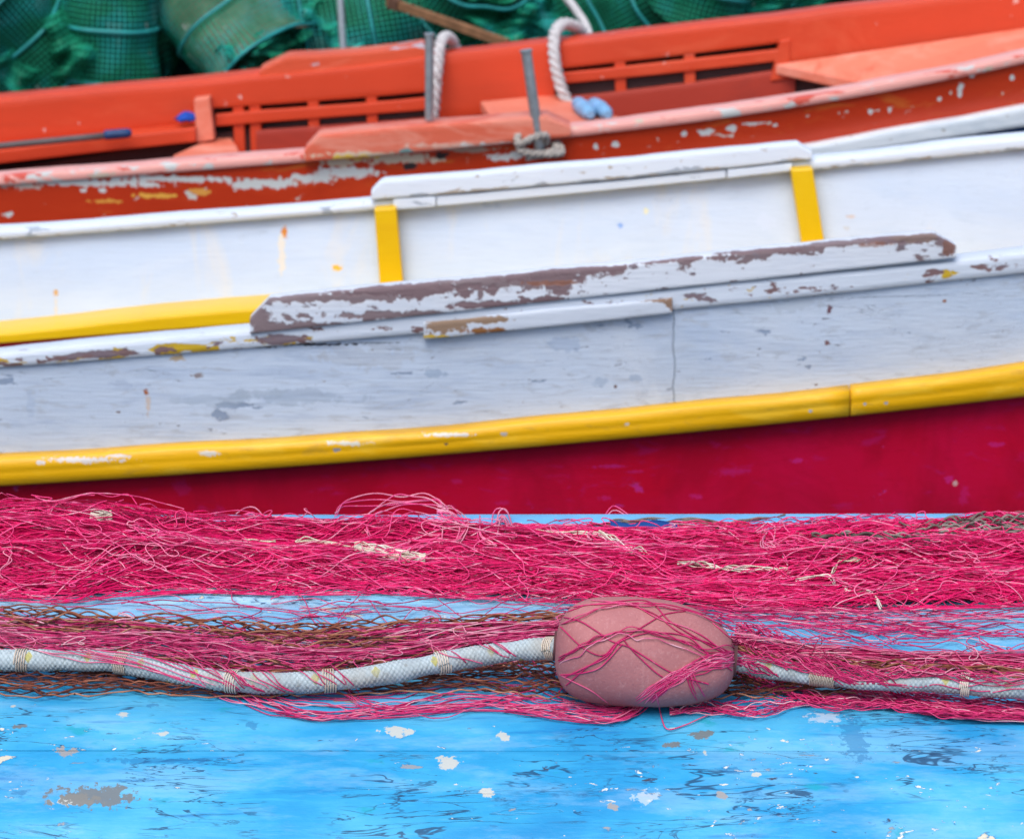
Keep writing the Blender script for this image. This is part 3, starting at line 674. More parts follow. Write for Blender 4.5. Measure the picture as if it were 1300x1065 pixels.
# =================================================================== things on the quay
QZ = -.39
m = M("green_trap_netting", .7, .3)
uvn = m.n("ShaderNodeUVMap", uv_map="UVMap"); fr = m.n("ShaderNodeVectorMath", operation='FRACTION'); m.L(uvn.outputs[0], fr.inputs[0])
sx = m.n("ShaderNodeSeparateXYZ"); m.L(fr.outputs[0], sx.inputs[0])
gx = m.math('GREATER_THAN', m.math('ABSOLUTE', m.math('SUBTRACT', sx.outputs[0], .5)), .375)
gy = m.math('GREATER_THAN', m.math('ABSOLUTE', m.math('SUBTRACT', sx.outputs[1], .5)), .375)
cov = m.math('MAXIMUM', gx, gy)
m.col = m.colramp(m.noise(6, 5, off=(2, 2, 2)), [(.3, (.0, .13, .06)), (.48, (.004, .22, .12)), (.62, (.01, .30, .27)), (.8, (.20, .40, .36))])
m.over(m.ramp(m.noise(26, 4, off=(7, 2, 2)), .66, .74, 0, .8), (.45, .52, .48))
m.L(cov, m.b.inputs["Alpha"]); NET_G = m.done()
HOOP = flat("teal_hoop", (.02, .30, .30), .5, .4, var=.2)
LINER = flat("dark_green_liner", (.002, .022, .016), .9, .2, var=.4, scale=12)
DARKN = LINER
def rotm(ax, ay, az):
    from mathutils import Euler
    return np.array(Euler((R(ax), R(ay), R(az))).to_matrix())
def trap(px, row, Y, r, h, rot, label, mouth=0.0, rings=(.12, .5, .88), seed=0, liner=None):
    c = W(px, row, Y); Rm = rotm(*rot) if rot[0] != 'to' else np.array(Vector(rot[1:]).to_track_quat('Z', 'Y').to_matrix())
    o = thing("fish_trap", label, "fish trap", tuple(c), group="green mesh fish traps piled on the quay")
    nu, nv = 48, 24; th = np.linspace(0, 2 * math.pi, nu + 1); v = np.linspace(0, 1, nv + 1)
    def rad(v): return r * (1 - .05 * np.sin(v * math.pi * 3) ** 2 + mouth * np.clip((v - .6) / .4, 0, 1) ** 2)
    for nm, mt, k in (("netting", NET_G, 1.0), ("liner", liner or LINER, .9)):
        G = np.zeros((nv + 1, nu + 1, 3))
        for i in range(nv + 1):
            q = rad(v[i]) * k * (1 + .09 * np.sin(th * 2 + seed * 1.7 + v[i] * 5) + .05 * np.sin(th * 3 + seed + v[i] * 4) * 1 + .02 * np.sin(th * 7 + seed * 2 - v[i] * 9))
            G[i] = np.stack([q * np.cos(th), q * np.sin(th), np.full(nu + 1, (v[i] - .5) * h * (1 if k == 1 else .96))], -1)
        V = G.reshape(-1, 3) @ Rm.T + c
        i = np.arange(nv)[:, None] * (nu + 1); j = np.arange(nu)[None]
        F = np.stack([i + j, i + j + 1, i + nu + 2 + j, i + nu + 1 + j], -1).reshape(-1, 4)
        mb = MB(); mb.add(V, F4=F); cell = .0145
        uu, vv = np.meshgrid(np.linspace(0, round(2 * math.pi * r / cell), nu + 1), np.linspace(0, round(h / cell), nv + 1))
        mb.uv.append(np.stack([uu.ravel(), vv.ravel()], -1)); ob_ = mb.build(nm, mt, o)
        if nm == "netting": net_o = ob_
    # bottom panel
    mb = MB(); ring = np.stack([r * .93 * np.cos(th[:-1]), r * .93 * np.sin(th[:-1]), np.full(nu, -.47 * h)], -1) @ Rm.T + c
    mb.add(ring, poly=[list(range(nu))]); mb.uv.append(np.tile(np.array([[.05, .05]]), (nu, 1))); mb.build("end_panel", LINER, o)
    for rv in rings:
        q = rad(np.array(rv)) * 1.02 * (1 + .09 * np.sin(th * 2 + seed * 1.7 + rv * 5) + .05 * np.sin(th * 3 + seed + rv * 4) + .02 * np.sin(th * 7 + seed * 2 - rv * 9)); P = np.stack([q * np.cos(th), q * np.sin(th), np.full(nu + 1, (rv - .5) * h)], -1) @ Rm.T + c
        mb = MB(); tube(mb, P, .0055, k=6); mb.build("hoop", HOOP, net_o)
    return o
trap(140, 55, 5.80, .145, .44, (0, 4, 0), "upright green mesh fish trap with two pale rings, at left behind orange boat", rings=(.28, .62, .95), seed=1)
trap(286, 18, 5.86, .165, .40, ('to', .62, -.35, -.70), "teal mesh fish trap tipped over with open pale mouth, behind orange boat's step", mouth=.22, rings=(.1, .55, .99), seed=2, liner=flat("beige_net_liner", (.20, .17, .12), .9, .2, var=.3))
trap(22, 40, 5.78, .15, .42, (20, -38, 0), "dark green mesh fish trap leaning at far left edge", mouth=.3, seed=3)
trap(75, 60, 6.15, .15, .42, (10, 30, 0), "yellowish green fish trap squeezed between leftmost leaning and upright traps", seed=9)
trap(470, 20, 5.95, .16, .5, (8, 80, 12), "dark green fish trap lying flat behind the grey pole", seed=4)
trap(585, -2, 5.90, .15, .36, (50, 20, 10), "round green fish trap bulging above the wooden batten", seed=5, rings=(.05, .5, .97))
trap(672, 15, 6.05, .16, .42, (30, -25, 0), "green fish trap between batten end and the slanting white rope", seed=6)
trap(790, 10, 5.90, .16, .40, (15, 60, -20), "teal fish trap on its side, right of the slanting white rope", seed=7)
trap(880, 0, 5.82, .155, .40, (0, 14, 0), "bright green fish trap with round end, right of the teal one on its side", seed=8, rings=(.3, .6, .95))
trap(985, -28, 5.95, .16, .44, (0, 75, 10), "grey green fish trap lying low at right end of the pile", seed=10)
trap(1120, -45, 6.0, .16, .44, (0, 80, 30), "dark fish trap beyond right end of the pile", seed=12)
trap(-110, 60, 5.9, .16, .44, (0, 10, 30), "green fish trap just past left edge of the pile", seed=13)
trap(390, 10, 6.2, .17, .5, (10, 10, 30), "dim green fish trap behind the tipped teal one", seed=14)
trap(220, 20, 6.25, .17, .5, (10, -10, 60), "dim green fish trap behind the upright one with rings", seed=15)
# crumpled netting stuffed between the traps
mb = MB(); cell = .0145
for q, (px, row, Y, sx_, sz_) in enumerate([(60, 85, 5.66, .20, .30), (222, 50, 5.98, .14, .34), (418, 55, 5.80, .16, .26), (520, 30, 6.0, .22, .30), (640, 45, 5.72, .18, .18), (730, 25, 6.02, .2, .3), (845, 18, 5.98, .14, .26), (950, -8, 5.72, .3, .2), (330, 70, 5.62, .12, .12)]):
    c = W(px, row, Y); nu, nv = 50, 40; g_ = np.random.default_rng(60 + q); U_, V_ = np.meshgrid(np.linspace(-1, 1, nu), np.linspace(-1, 1, nv)); p_ = g_.uniform(0, 6.28, 8)
    dy = .05 * np.sin(U_ * 6 + V_ * 3 + p_[0]) + .03 * np.sin(U_ * 11 - V_ * 5 + p_[1]) + .02 * np.sin(V_ * 13 + U_ * 4 + p_[2]) + .10 * (U_ ** 2 + V_ ** 2)
    X_ = c[0] + sx_ * (U_ + .12 * np.sin(V_ * 5 + p_[3])); Z_ = c[2] + sz_ * .5 * (V_ * (1 - .25 * U_ ** 2) + .10 * np.sin(U_ * 7 + p_[4]))
    i = np.arange(nv - 1)[:, None] * nu; j = np.arange(nu - 1)[None]; F = np.stack([i + j, i + j + 1, i + nu + j + 1, i + nu + j], -1).reshape(-1, 4)
    for dd in (0, .012):
        mb.add(np.stack([X_ + dd * .4, c[1] + dy + dd, Z_ + dd * .3], -1), F4=F); mb.uv.append(np.stack([(U_ * sx_ * 2 / cell * .5 + U_ * 3).ravel(), (V_ * sz_ / cell * .5 + 2).ravel()], -1))
tag(mb.build("loose_netting", NET_G, base=np.array([0, 5.8, QZ])), "crumpled green netting stuffed between the fish traps", "netting", kind="stuff")
# dark mound added behind to stand in for the shade between the traps
mb = MB(); nx, ny = 90, 24; X = np.linspace(-2.6, 2.4, nx); Yy = np.linspace(6.0, 7.6, ny); GX, GY = np.meshgrid(X, Yy)
Z = QZ + .55 * np.sin(np.clip((GY - 6.0) / 1.6, 0, 1) * math.pi) ** .6 * (1 + .15 * np.sin(GX * 5) + .1 * np.sin(GX * 13 + GY * 5)) + .02 * np.sin(GX * 40 + GY * 20)
i = np.arange(ny - 1)[:, None] * nx; j = np.arange(nx - 1)[None]; F = np.stack([i + j, i + j + 1, i + nx + j + 1, i + nx + j], -1).reshape(-1, 4)
mb.add(np.stack([GX, GY, Z], -1), F4=F)
m = M("gap_shade_netting", .95, .1); m.col = m.rgb((.008, .03, .028)); m.over(m.ramp(m.noise(10, 6), .5, .65, 0, .8), (.02, .09, .08)); m.over(m.ramp(m.noise(22, 6, off=(4, 4, 4)), .6, .68, 0, .7), (.12, .07, .05)); m.hadd(m.noise(50, 5), 1)
tag(mb.build("gap_backing", m.done(.8, .03), base=np.array([0, 6.8, QZ])), "dark netting mound added to darken the gaps between the fish traps", "netting", kind="stuff")
# batten and pole
o = thing("wooden_batten", "bare brown timber batten slanting among the green traps", "timber", tuple(W(570, 28, 5.62)))
Pa, Pb = W(492, 2, 5.72), W(645, 56, 5.52); d = Pb - Pa; L_ = np.linalg.norm(d); mb = MB(); T_ = d / L_; U = np.cross(T_, [0, 1., .2]); U /= np.linalg.norm(U); V_ = np.cross(T_, U)
S = [[Pa + T_ * L_ * t + U * .012 * u + V_ * .009 * v_ for u, v_ in ((-1, -1), (1, -1), (1, 1), (-1, 1))] for t in np.linspace(0, 1, 6)]
loft(mb, S); mb.build("board", flat("brown_timber", (.28, .14, .07), .8, .2, var=.25, scale=25), o, smooth=False, bevel=.002)
mb = MB(); S = [[Pa + T_ * L_ * t + U * .016 * u + V_ * .013 * v_ for u, v_ in ((-1, -1), (1, -1), (1, 1), (-1, 1))] for t in (.02, .10)]
loft(mb, S); mb.build("end_block", flat("dark_timber", (.12, .06, .04), .8, .2), o, smooth=False, bevel=.002)
PB = W(441, 95, 5.42); PB[2] = QZ
rod("metal_pole", PB, W(428, -60, 5.50), .010, "thin light grey pole standing behind orange boat before the traps", "pole")

# =================================================================== BLUE FOREGROUND BOAT DECK
def deck_z(Y):
    s = np.maximum(0, -.17 - np.asarray(Y, float)); return -.55 * s * s / (.10 + s)
root = thing("blue_boat", "blue painted boat deck with flaking paint under the nets in the foreground", "boat", (0, 0, -.86))
BL = (.008, .26, .66)
m = M("flaking_blue_paint", .42, .45)
m.col = m.colramp(m.noise(7, 6, .6, stretch=(.6, 1.2, 1), off=(2, 0, 0)), [(.30, (.006, .21, .48)), (.46, (.025, .31, .58)), (.60, (.07, .40, .63)), (.74, (.20, .50, .70))])
# sheen on the flatter planks painted in as a paler band, plus faded streaks
sx = m.n("ShaderNodeSeparateXYZ"); m.L(m.pos, sx.inputs[0])
yb = m.math('ADD', sx.outputs[1], m.math('MULTIPLY', m.math('SUBTRACT', m.noise(9, 5, .6, stretch=(.5, 1, 1), off=(1, 8, 0)), .5), .10))
sheen = m.ramp(yb, -.05, .16, 0, .75); m.over(sheen, (.29, .57, .76))
m.over(m.math('MULTIPLY', m.ramp(m.noise(12, 7, .7, stretch=(.35, 1.3, 1), off=(3, 3, 0)), .52, .62, 0, .75), m.ramp(yb, 0, .12, .25, 1)), (.50, .68, .80))
g1 = m.noise(60, 5, .65, stretch=(.15, 1.4, 1)); m.hadd(g1, .9); m.over(m.ramp(g1, .58, .70, 0, .55), (.05, .42, .80)); m.over(m.ramp(g1, .40, .28, 0, .6), (.003, .14, .42))
# turquoise and dark blotches of under-coat
m.over(m.ramp(m.noise(24, 5, .6, stretch=(.6, 1, 1), off=(11, 4, 0)), .63, .68, 0, .75), (.01, .32, .42))
m.over(m.ramp(m.noise(34, 6, .7, stretch=(.5, 1, 1), off=(21, 4, 0)), .635, .69, 0, .6), (.02, .14, .32))
# cracks along the grain
for sc, off, th_, stv in ((9, 1, .004, (.22, 1.5, 1)), (26, 5, .010, (.16, 1, 1)), (55, 9, .016, (.2, 1, 1))):
    cn = m.noise(sc, 4, .6, stretch=stv, off=(off, off, 0), dist=.8)
    ln = m.math('MULTIPLY', m.ramp(m.math('ABSOLUTE', m.math('SUBTRACT', cn, .5)), th_ * .4, th_, 1, 0), m.ramp(m.noise(8, 3, off=(off * 2, 0, 0)), .50, .58))
    m.over(m.math('MULTIPLY', ln, .85), (.012, .05, .12))
    if sc < 20: m.hadd(ln, -2)
# chips: cream primer, grey wood, with crisp ragged edges, more of them in patches
patch = m.ramp(m.noise(3.2, 3, .5, stretch=(.7, 1.3, 1), off=(5, 1, 0)), .36, .64, -.045, .075)
for sc, th_, col, off in ((26, .715, (.60, .56, .44), 1), (60, .71, (.66, .72, .74), 7), (50, .70, (.26, .29, .32), 13), (120, .695, (.66, .64, .54), 19), (80, .705, (.05, .06, .09), 29)):
    cn = m.math('ADD', m.noise(sc, 6, .62, stretch=(.55, 1.1, 1), off=(off, off * 2, 0), dist=.4), patch)
    rim = m.ramp(cn, th_ - .018, th_ - .006); k = m.ramp(cn, th_, th_ + .008)
    m.over(m.math('MULTIPLY', rim, .55), (.01, .12, .30)); m.over(k, col)
    if off < 10: m.hadd(k, -2.2)
dg = {}
for (px, py, rx, ry, col, aa, sc) in [(568, 944, 17, 7, (.62, .58, .50), 1, 110), (505, 921, 26, 5, (.58, .55, .42), 1, 110), (640, 925, 10, 4, (.58, .55, .42), 1, 110), (620, 964, 10, 4, (.62, .62, .6), 1, 110),
     (440, 890, 26, 3, (.40, .37, .33), 1, 110), (85, 936, 16, 5, (.33, .35, .38), 1, 110), (155, 906, 10, 4, (.55, .52, .36), 1, 110), (205, 923, 10, 3, (.6, .55, .38), 1, 110), (25, 917, 12, 4, (.20, .19, .16), 1, 110),
     (120, 966, 70, 9, (.18, .20, .26), .8, 60), (95, 968, 40, 5, (.60, .58, .5), 1, 90), (18, 896, 6, 3, (.6, .6, .55), 1, 110), (205, 943, 90, 3, (.04, .05, .08), .9, 60), (890, 923, 22, 4, (.22, .24, .10), .9, 90), (855, 930, 14, 3, (.30, .28, .10), .9, 90),
     (820, 966, 18, 6, (.55, .60, .66), .9, 90), (778, 972, 8, 3, (.3, .25, .25), 1, 90), (915, 965, 9, 3, (.3, .3, .32), 1, 90), (935, 950, 26, 3, (.08, .08, .10), .9, 90), (895, 936, 4, 3, (.7, .7, .68), 1, 90),
     (195, 895, 10, 4, (.02, .12, .24), .8, 90), (320, 916, 10, 5, (.01, .22, .32), .8, 90), (1085, 925, 22, 26, (.02, .13, .30), .55, 40), (1050, 908, 30, 8, (.18, .42, .62), .6, 60), (960, 952, 8, 2, (.6, .6, .3), 1, 90)]:
    P = at_z(np.array([px]), np.array([py]), np.array([0.0])); P[0, 2] = float(deck_z(P[0, 1])); 
    lum = sum(col); key = ((.52, .52, .46), .92) if lum > 1.2 and aa == 1 else ((.40, .52, .62), .8) if lum > 1.1 else ((.30, .30, .30), 1) if lum > .75 else ((.16, .16, .15), .9) if col[0] > .1 else ((.015, .13, .32), .5)
    dg.setdefault(key, []).append((P[0], (rx * 5.0e-4, ry * 1.2e-3, .2)))
for (col, aa), it in dg.items():
    k = m.spots(it, scale=120, nz=1.5); m.over(m.math('MULTIPLY', k, aa), col)
m.hadd(m.noise(180, 3), .25)
BLUE = m.done(.55, .0016)
Xd = np.linspace(-2.4, 2.4, 121)
edges = [-1.0, -.62, -.335, -.225 - .0, .02, .165, .30, .425]
DV, DF = [], []
for kk, (y0, y1) in enumerate(zip(edges[:-1], edges[1:])):
    mb = MB(); ys = np.linspace(y0 + .0011, y1 - .0011, 9); S = []
    for X in Xd:
        cr = .0025 * np.sin((ys - y0) / (y1 - y0) * math.pi)
        z = deck_z(ys) + cr - .0025 + .0012 * math.sin(X * 1.3 + kk)
        z[0] -= .0015; z[-1] -= .0015
        top = [(X, y, zz) for y, zz in zip(ys, z)]
        S.append(top + [(X, ys[-1], z[-1] - .03), (X, ys[0], z[0] - .03)])
    loft(mb, S); o = mb.build("deck_plank", BLUE, root, smooth='auto')
    V, F = mb.arrays(); DF += [[q + sum(len(v) for v in DV) for q in f] for f in F]; DV.append(V)
mb = MB(); ZS = []
for X in Xd:
    q = rrect(.4265, .462, -.05, .004 + .001 * math.sin(X * 2), .006, sub=2); ZS.append([(X, y, z) for y, z in q])
loft(mb, ZS); mb.build("deck_edge_rail", flat("light_blue_rail_paint", (.16, .47, .80), .4, .4, var=.15, scale=14), root, smooth='auto')
mb = MB(); loft(mb, [[(X, .45, -.03), (X, -1.0, -.33), (X, -1.0, -1.2), (X, .40, -1.2)] for X in Xd]); mb.build("hull", flat("blue_hull_paint", (.01, .16, .42), .5), root, smooth=False)

# ------------------------------------------------------------------ support surface for nets
class Support:
    def __init__(s): s.V = []; s.F = []; s.n = 0; s.t = None
    def add(s, V, F):
        s.V += [tuple(v) for v in V]; s.F += [[q + s.n for q in f] for f in F]; s.n += len(V); s.t = None
    def tree(s):
        if s.t is None: s.t = BVHTree.FromPolygons(s.V, s.F)
        return s.t
    def depth(s, px, py, fallback=0.0):
        D = ray(px, py); t = np.empty(len(D)); T_ = s.tree(); o = Vector(CAM)
        for i, d in enumerate(D):
            l = np.linalg.norm(d); h = T_.ray_cast(o, Vector(d / l))
            t[i] = h[3] / l if h[0] is not None else (fallback - CAM[2]) / d[2]
        return D, t
SUP = Support()
Ys = np.concatenate([[-1.5], np.linspace(-1.0, .46, 60)]); Xg = np.array([-2.5, 2.5])
V = [(X, y, float(deck_z(y))) for X in Xg for y in Ys]; k = len(Ys)
SUP.add(V, [[i, i + 1, k + i + 1, k + i] for i in range(k - 1)])

def smooth1(t, w_):
    if w_ < 3: return t
    ker = np.hanning(w_ + 2)[1:-1]; ker /= ker.sum(); p = np.pad(t, w_ // 2, mode='edge'); return np.convolve(p, ker, 'valid')[:len(t)]

# ------------------------------------------------------------------ net materials
def net_mat(name, stops, rough=.45):
    m = M(name, rough, .25); m.col = m.colramp(m.attr(), stops)
    m.over(m.ramp(m.noise(30, 4), .5, .66, 0, .35), tuple(x * .55 for x in stops[len(stops) // 2][1]))
    m.over(m.ramp(m.noise(90, 3, off=(3, 3, 3)), .64, .72, 0, .30), tuple(min(1, x * .8 + .18) for x in stops[-1][1]))
    return m.done()
CRIM = net_mat("crimson_nylon", [(0, (.26, .0, .04)), (.35, (.60, .0, .085)), (.6, (.84, .008, .14)), (.85, (.84, .09, .27)), (1, (.84, .36, .46))])
PINK = net_mat("faded_pink_nylon", [(0, (.16, .002, .03)), (.35, (.40, .006, .085)), (.6, (.58, .025, .14)), (.85, (.66, .14, .26)), (1, (.74, .40, .46))])
BRWN = net_mat("brown_twine", [(0, (.05, .014, .014)), (.4, (.15, .04, .026)), (.7, (.26, .085, .048)), (1, (.40, .20, .13))], .8)
CRMT = net_mat("cream_twine", [(0, (.5, .40, .28)), (.5, (.68, .60, .48)), (1, (.80, .76, .70))], .8)
GRYT = net_mat("grey_brown_cord", [(0, (.06, .045, .04)), (.5, (.17, .13, .115)), (1, (.30, .26, .23))], .8)

# ------------------------------------------------------------------ beds of strands (deck coordinates)
def interp(pts):
    P = np.array(pts, float); return lambda X: np.interp(X, P[:, 0], P[:, 1])
def rowY(pts, z=0.0):
    P = np.array(pts, float); Q = at_z(P[:, 0], P[:, 1], np.full(len(P), z)); o = np.argsort(Q[:, 0]); return lambda X: np.interp(X, Q[o, 0], Q[o, 1])
def bed_core(Yb, Yt, H, x0, x1, k=.8, nx=160, nv=13):
    Xs = np.linspace(x0, x1, nx); v = np.linspace(0, 1, nv); S = []
    for X in Xs:
        yb, yt = float(Yb(X)), float(Yt(X)); q = (1 - k) * .3
        y = yb + (yt - yb) * (q + (1 - 2 * q) * v); S.append([(X, yy, float(deck_z(yy)) + max(.0006, k * float(H(X, vv)) * (0.2 if vv in (0, 1) else 1))) for yy, vv in zip(y, v)])
    V = np.array(S).reshape(-1, 3); F = [[i * nv + j, i * nv + j + 1, (i + 1) * nv + j + 1, (i + 1) * nv + j] for i in range(nx - 1) for j in range(nv - 1)]
    return V, [f[::-1] for f in F]
def bed_strands(mb, Yb, Yt, H, x0, x1, n, r, tint, seg=(.15, .7), wob=1.0, step=.0055, spread=1.0, zz=.0005, lift=(.75, 1.05), vd=None, k=3):
    for i in range(n):
        L_ = rng.uniform(*seg); xa = rng.uniform(x0 - L_ * .5, x1 - L_ * .2); xs = np.arange(xa, min(xa + L_, x1 + .1), step)
        if len(xs) < 5: continue
        v0 = vd() if vd else rng.uniform(0, 1); sd_ = int(rng.integers(1e9))
        v = v0 + .10 * wob * snoise(xs, sd_, 2.4, 3) + (xs - xs.mean()) * rng.normal(0, .17) * wob
        # neighbouring strands share the same slow waves: bundles
        v = v + .045 * snoise(xs, 1000 + int(v0 * 9), 2.2, 2)
        v = .5 + (v - .5) * spread; v = np.clip(v, -.04, 1.04); v = v + zz * 0
        yb, yt = Yb(xs), Yt(xs); y = yb + (yt - yb) * v
        y = y + zz * np.sin(xs * 2 * math.pi / rng.uniform(.03, .06) + v0 * 40)
        vv = np.clip(v, 0, 1); h = H(xs, vv) * rng.uniform(*lift) + .0013 * snoise(xs, sd_ + 1, 7, 2)
        z = deck_z(y) + np.maximum(h, r)
        t0 = np.clip(rng.normal(*tint), 0, 1); tt = np.clip(t0 + .12 * snoise(xs, sd_ + 2, 6, 2), 0, 1)
        kn = np.maximum(0, np.sin(xs * 2 * math.pi / .022 + sd_ % 7) - .80) * 5
        tube(mb, np.stack([xs, y, z], -1), r * (1 + .55 * kn), att=np.clip(tt + .14 * kn, 0, 1), k=k)
def curls(mb, n, Yb, Yt, H, x0, x1, r, tint, size=(.004, .014), length=(.03, .12), lift=.004, curl=1.0):
    for i in range(n):
        L_ = rng.uniform(*length); m_ = max(10, int(L_ / .0022)); s_ = np.linspace(0, L_, m_); sd_ = int(rng.integers(1e9))
        ang = rng.uniform(0, 2 * math.pi) + curl * 3.2 * snoise(s_, sd_, 14, 2) + s_ * rng.normal(0, 25 * curl)
        d = L_ / m_; dx = np.cos(ang) * d * 1.3; dy = np.sin(ang) * d * .9
        x = rng.uniform(x0, x1) + np.cumsum(dx); v0 = rng.uniform(.05, 1)
        yb, yt = Yb(x), Yt(x); y = (yb + (yt - yb) * v0)[0] + np.cumsum(dy)
        vv = np.clip((y - yb) / (yt - yb + 1e-9), 0, 1); inside = (vv > 0) & (vv < 1)
        env = np.sin(np.linspace(0, math.pi, m_)) ** .7
        z = deck_z(y) + np.where(inside, H(x, vv), 0) + r + lift * env * rng.uniform(.3, 2.2) * (1 + .4 * snoise(s_, sd_ + 1, 20, 1))
        z = smooth1(z, 7)
        tube(mb, np.stack([x, y, z], -1), r, att=np.clip(rng.normal(*tint), 0, 1), k=4)

# =================================================================== crimson net (far bundle)
farB = rowY([(-500, 765), (0, 757), (100, 759), (150, 752), (250, 747), (350, 750), (500, 750), (650, 757), (760, 762), (900, 768), (1000, 772), (1300, 764), (1900, 766)], .002)
farT = lambda X: np.interp(X, [-1.4, -.55, -.30, 0, .15, .25, .35, .6, 1.4], [.425, .425, .415, .405, .39, .385, .405, .415, .42])
def Hfar(X, v):
    X = np.asarray(X, float); v = np.asarray(v, float)
    left = np.interp(X, [-.6, -.45, -.30, -.05, .1, .25, .5, .7], [.042, .036, .028, .026, .021, .020, .031, .028])
    prof = np.clip(np.sin(np.clip(v, 0, 1) * math.pi), 0, 1) ** .55
    sk = 1 + .25 * np.clip((v - .5) * 2, -1, 1) * np.interp(X, [-.6, -.2, .3], [1, .3, 0])
    fold = 1 + .26 * np.sin(v * 15 + 2.0 * np.sin(X * 4)) + .13 * np.sin(v * 31 + 3 * np.sin(X * 3 + 1)) + .10 * np.sin(X * 17 + v * 5) + .05 * np.sin(X * 41 - v * 9)
    return left * prof * sk * fold
SUPD = Support(); SUPD.V, SUPD.F, SUPD.n = list(SUP.V), list(SUP.F), SUP.n
root = thing("crimson_fishing_net", "bright crimson fishing net in a long bundle along far edge of blue deck", "fishing net", (0, .3, 0))
V, F = bed_core(farB, farT, Hfar, -1.25, 1.25, .80)
core = MB(); core.add(V, F4=np.array(F), att=.15)
SUP.add(V, F)
mb = core
bed_strands(mb, farB, farT, Hfar, -.62, .62, 1750, .00053, (.45, .24), seg=(.15, .6), lift=(.6, 1.07))
bed_strands(mb, farB, farT, Hfar, -1.25, -.60, 260, .0009, (.42, .20), seg=(.2, .6), step=.012)
bed_strands(mb, farB, farT, Hfar, .60, 1.25, 260, .0009, (.42, .20), seg=(.2, .6), step=.012)
bed_strands(mb, farB, farT, Hfar, -.62, .62, 150, .00055, (.78, .10), seg=(.06, .3), lift=(1.0, 1.25), wob=1.6)
mb.build("netting", CRIM, root)
mb = MB(); curls(mb, 150, farB, farT, Hfar, -.60, .60, .0006, (.80, .14), length=(.03, .11), lift=.005, curl=.7)
# bigger pale loops standing on the back of the bundle
mb.build("loose_thread", CRIM, root)

# =================================================================== rope and float geometry first (support)
def WZ(px, py, z):
    return at_z(np.array([px]), np.array([py]), np.array([z]))[0]
ropeL = [WZ(-420, 850, .021), WZ(-200, 836, .021), WZ(-60, 838, .021), WZ(0, 838, .021), WZ(80, 838, .022), WZ(150, 840, .022), WZ(210, 852, .020), WZ(270, 862, .018), WZ(340, 867, .018), WZ(420, 864, .019), WZ(490, 855, .023), WZ(560, 841, .028), WZ(630, 829, .034), WZ(690, 823, .042), WZ(740, 824, .048)]
ropeR = [WZ(900, 832, .044), WZ(940, 842, .036), WZ(985, 850, .027), WZ(1040, 856, .026), WZ(1110, 864, .026), WZ(1180, 866, .026), WZ(1240, 870, .026), WZ(1300, 874, .026), WZ(1400, 884, .021), WZ(1560, 880, .021), WZ(1800, 885, .021)]
RR = .0103
def braided(mb, P, r, seed=0):
    C_ = catmull(P, 4000); L_ = np.concatenate([[0], np.cumsum(np.linalg.norm(np.diff(C_, axis=0), axis=1))])
    s_ = np.arange(0, L_[-1], .00085); C_ = np.stack([np.interp(s_, L_, C_[:, k]) for k in range(3)], -1)
    C_ = np.stack([smooth1(C_[:, k], 61) for k in range(3)], -1)
    T, N, B = frames(C_); k = 44; th = np.arange(k) * 2 * math.pi / k
    TH, SS = np.meshgrid(th, s_); nn = 9; pitch = .0047
    A = (TH * nn / (2 * math.pi) + SS / pitch); Bq = (TH * nn / (2 * math.pi) - SS / pitch)
    ia_, ib_ = np.floor(A), np.floor(Bq); fa, fb = A - ia_, Bq - ib_
    e1 = np.abs(np.sin(A * math.pi)); e2 = np.abs(np.sin(Bq * math.pi)); bump = (e1 * e2) ** .45
    lr = r * (1 + .025 * snoise(s_, seed + 5, 12, 2))[:, None]
    rr = lr - .0013 + .0013 * bump * (1 + .35 * np.sin(ia_ * 12.9 + ib_ * 7.3)) + .0005 * np.sin(TH * 2 + snoise(s_, seed + 9, 6, 2)[:, None] * 3) + .0004 * np.sin(40 * fa) * 0
    V = C_[:, None] + rr[..., None] * (np.cos(TH)[..., None] * N[:, None] + np.sin(TH)[..., None] * B[:, None])
    n = len(s_); i = np.arange(n - 1)[:, None] * k; j = np.arange(k)[None]; j2 = (j + 1) % k
    F = np.stack([i + j, i + j2, i + k + j2, i + k + j], -1).reshape(-1, 4)[:, ::-1]
    # marker yarn flecks: two neighbouring cells every so often
    ia, ib = np.floor(A).astype(int), np.floor(Bq).astype(int)
    q = (ia - ib) ; mark = (np.mod(ia, 12) < 2) & (np.mod(ib, 12) < 2)
    att = np.where(mark, 1.0, .45 * bump)
    mb.add(V.reshape(-1, 3), F4=F, att=att.ravel(), poly=[list(range(k)), list(range((n - 1) * k, n * k))[::-1]])
    return C_
m = M("braided_white_cord", .8, .25)
at_ = m.attr(); m.col = m.colramp(at_, [(0, (.20, .26, .28)), (.22, (.37, .44, .47)), (.45, (.46, .54, .57)), (.8, (.50, .53, .42)), (1.0, (.42, .40, .15))])
m.over(m.ramp(m.noise(40, 5, .6), .46, .66, 0, .75), (.30, .34, .36)); m.over(m.ramp(m.noise(16, 5, .6, off=(5, 5, 5)), .48, .64, 0, .6), (.34, .31, .26)); m.over(m.ramp(m.noise(140, 4, .7, off=(8, 5, 5)), .56, .66, 0, .6), (.22, .23, .22)); m.hadd(m.noise(900, 2), 1); BRAID = m.done(.4, .0006)
rroot = thing("float_line", "white braided rope bound with twine, lying on brown and pink net across blue deck", "rope", (0, -.08, 0))
mb = MB(); CL = braided(mb, ropeL, RR, 1); CRr = braided(mb, ropeR, RR * .93, 2); ROPE = mb.build("rope", BRAID, rroot)
def support_tube(C_, r, step=6, k=10):
    C2 = C_[::step]; q = MB(); tube(q, C2, r, k=k); V, F = q.arrays(); SUP.add(V, F)
support_tube(CL, RR); support_tube(CRr, RR * .93)
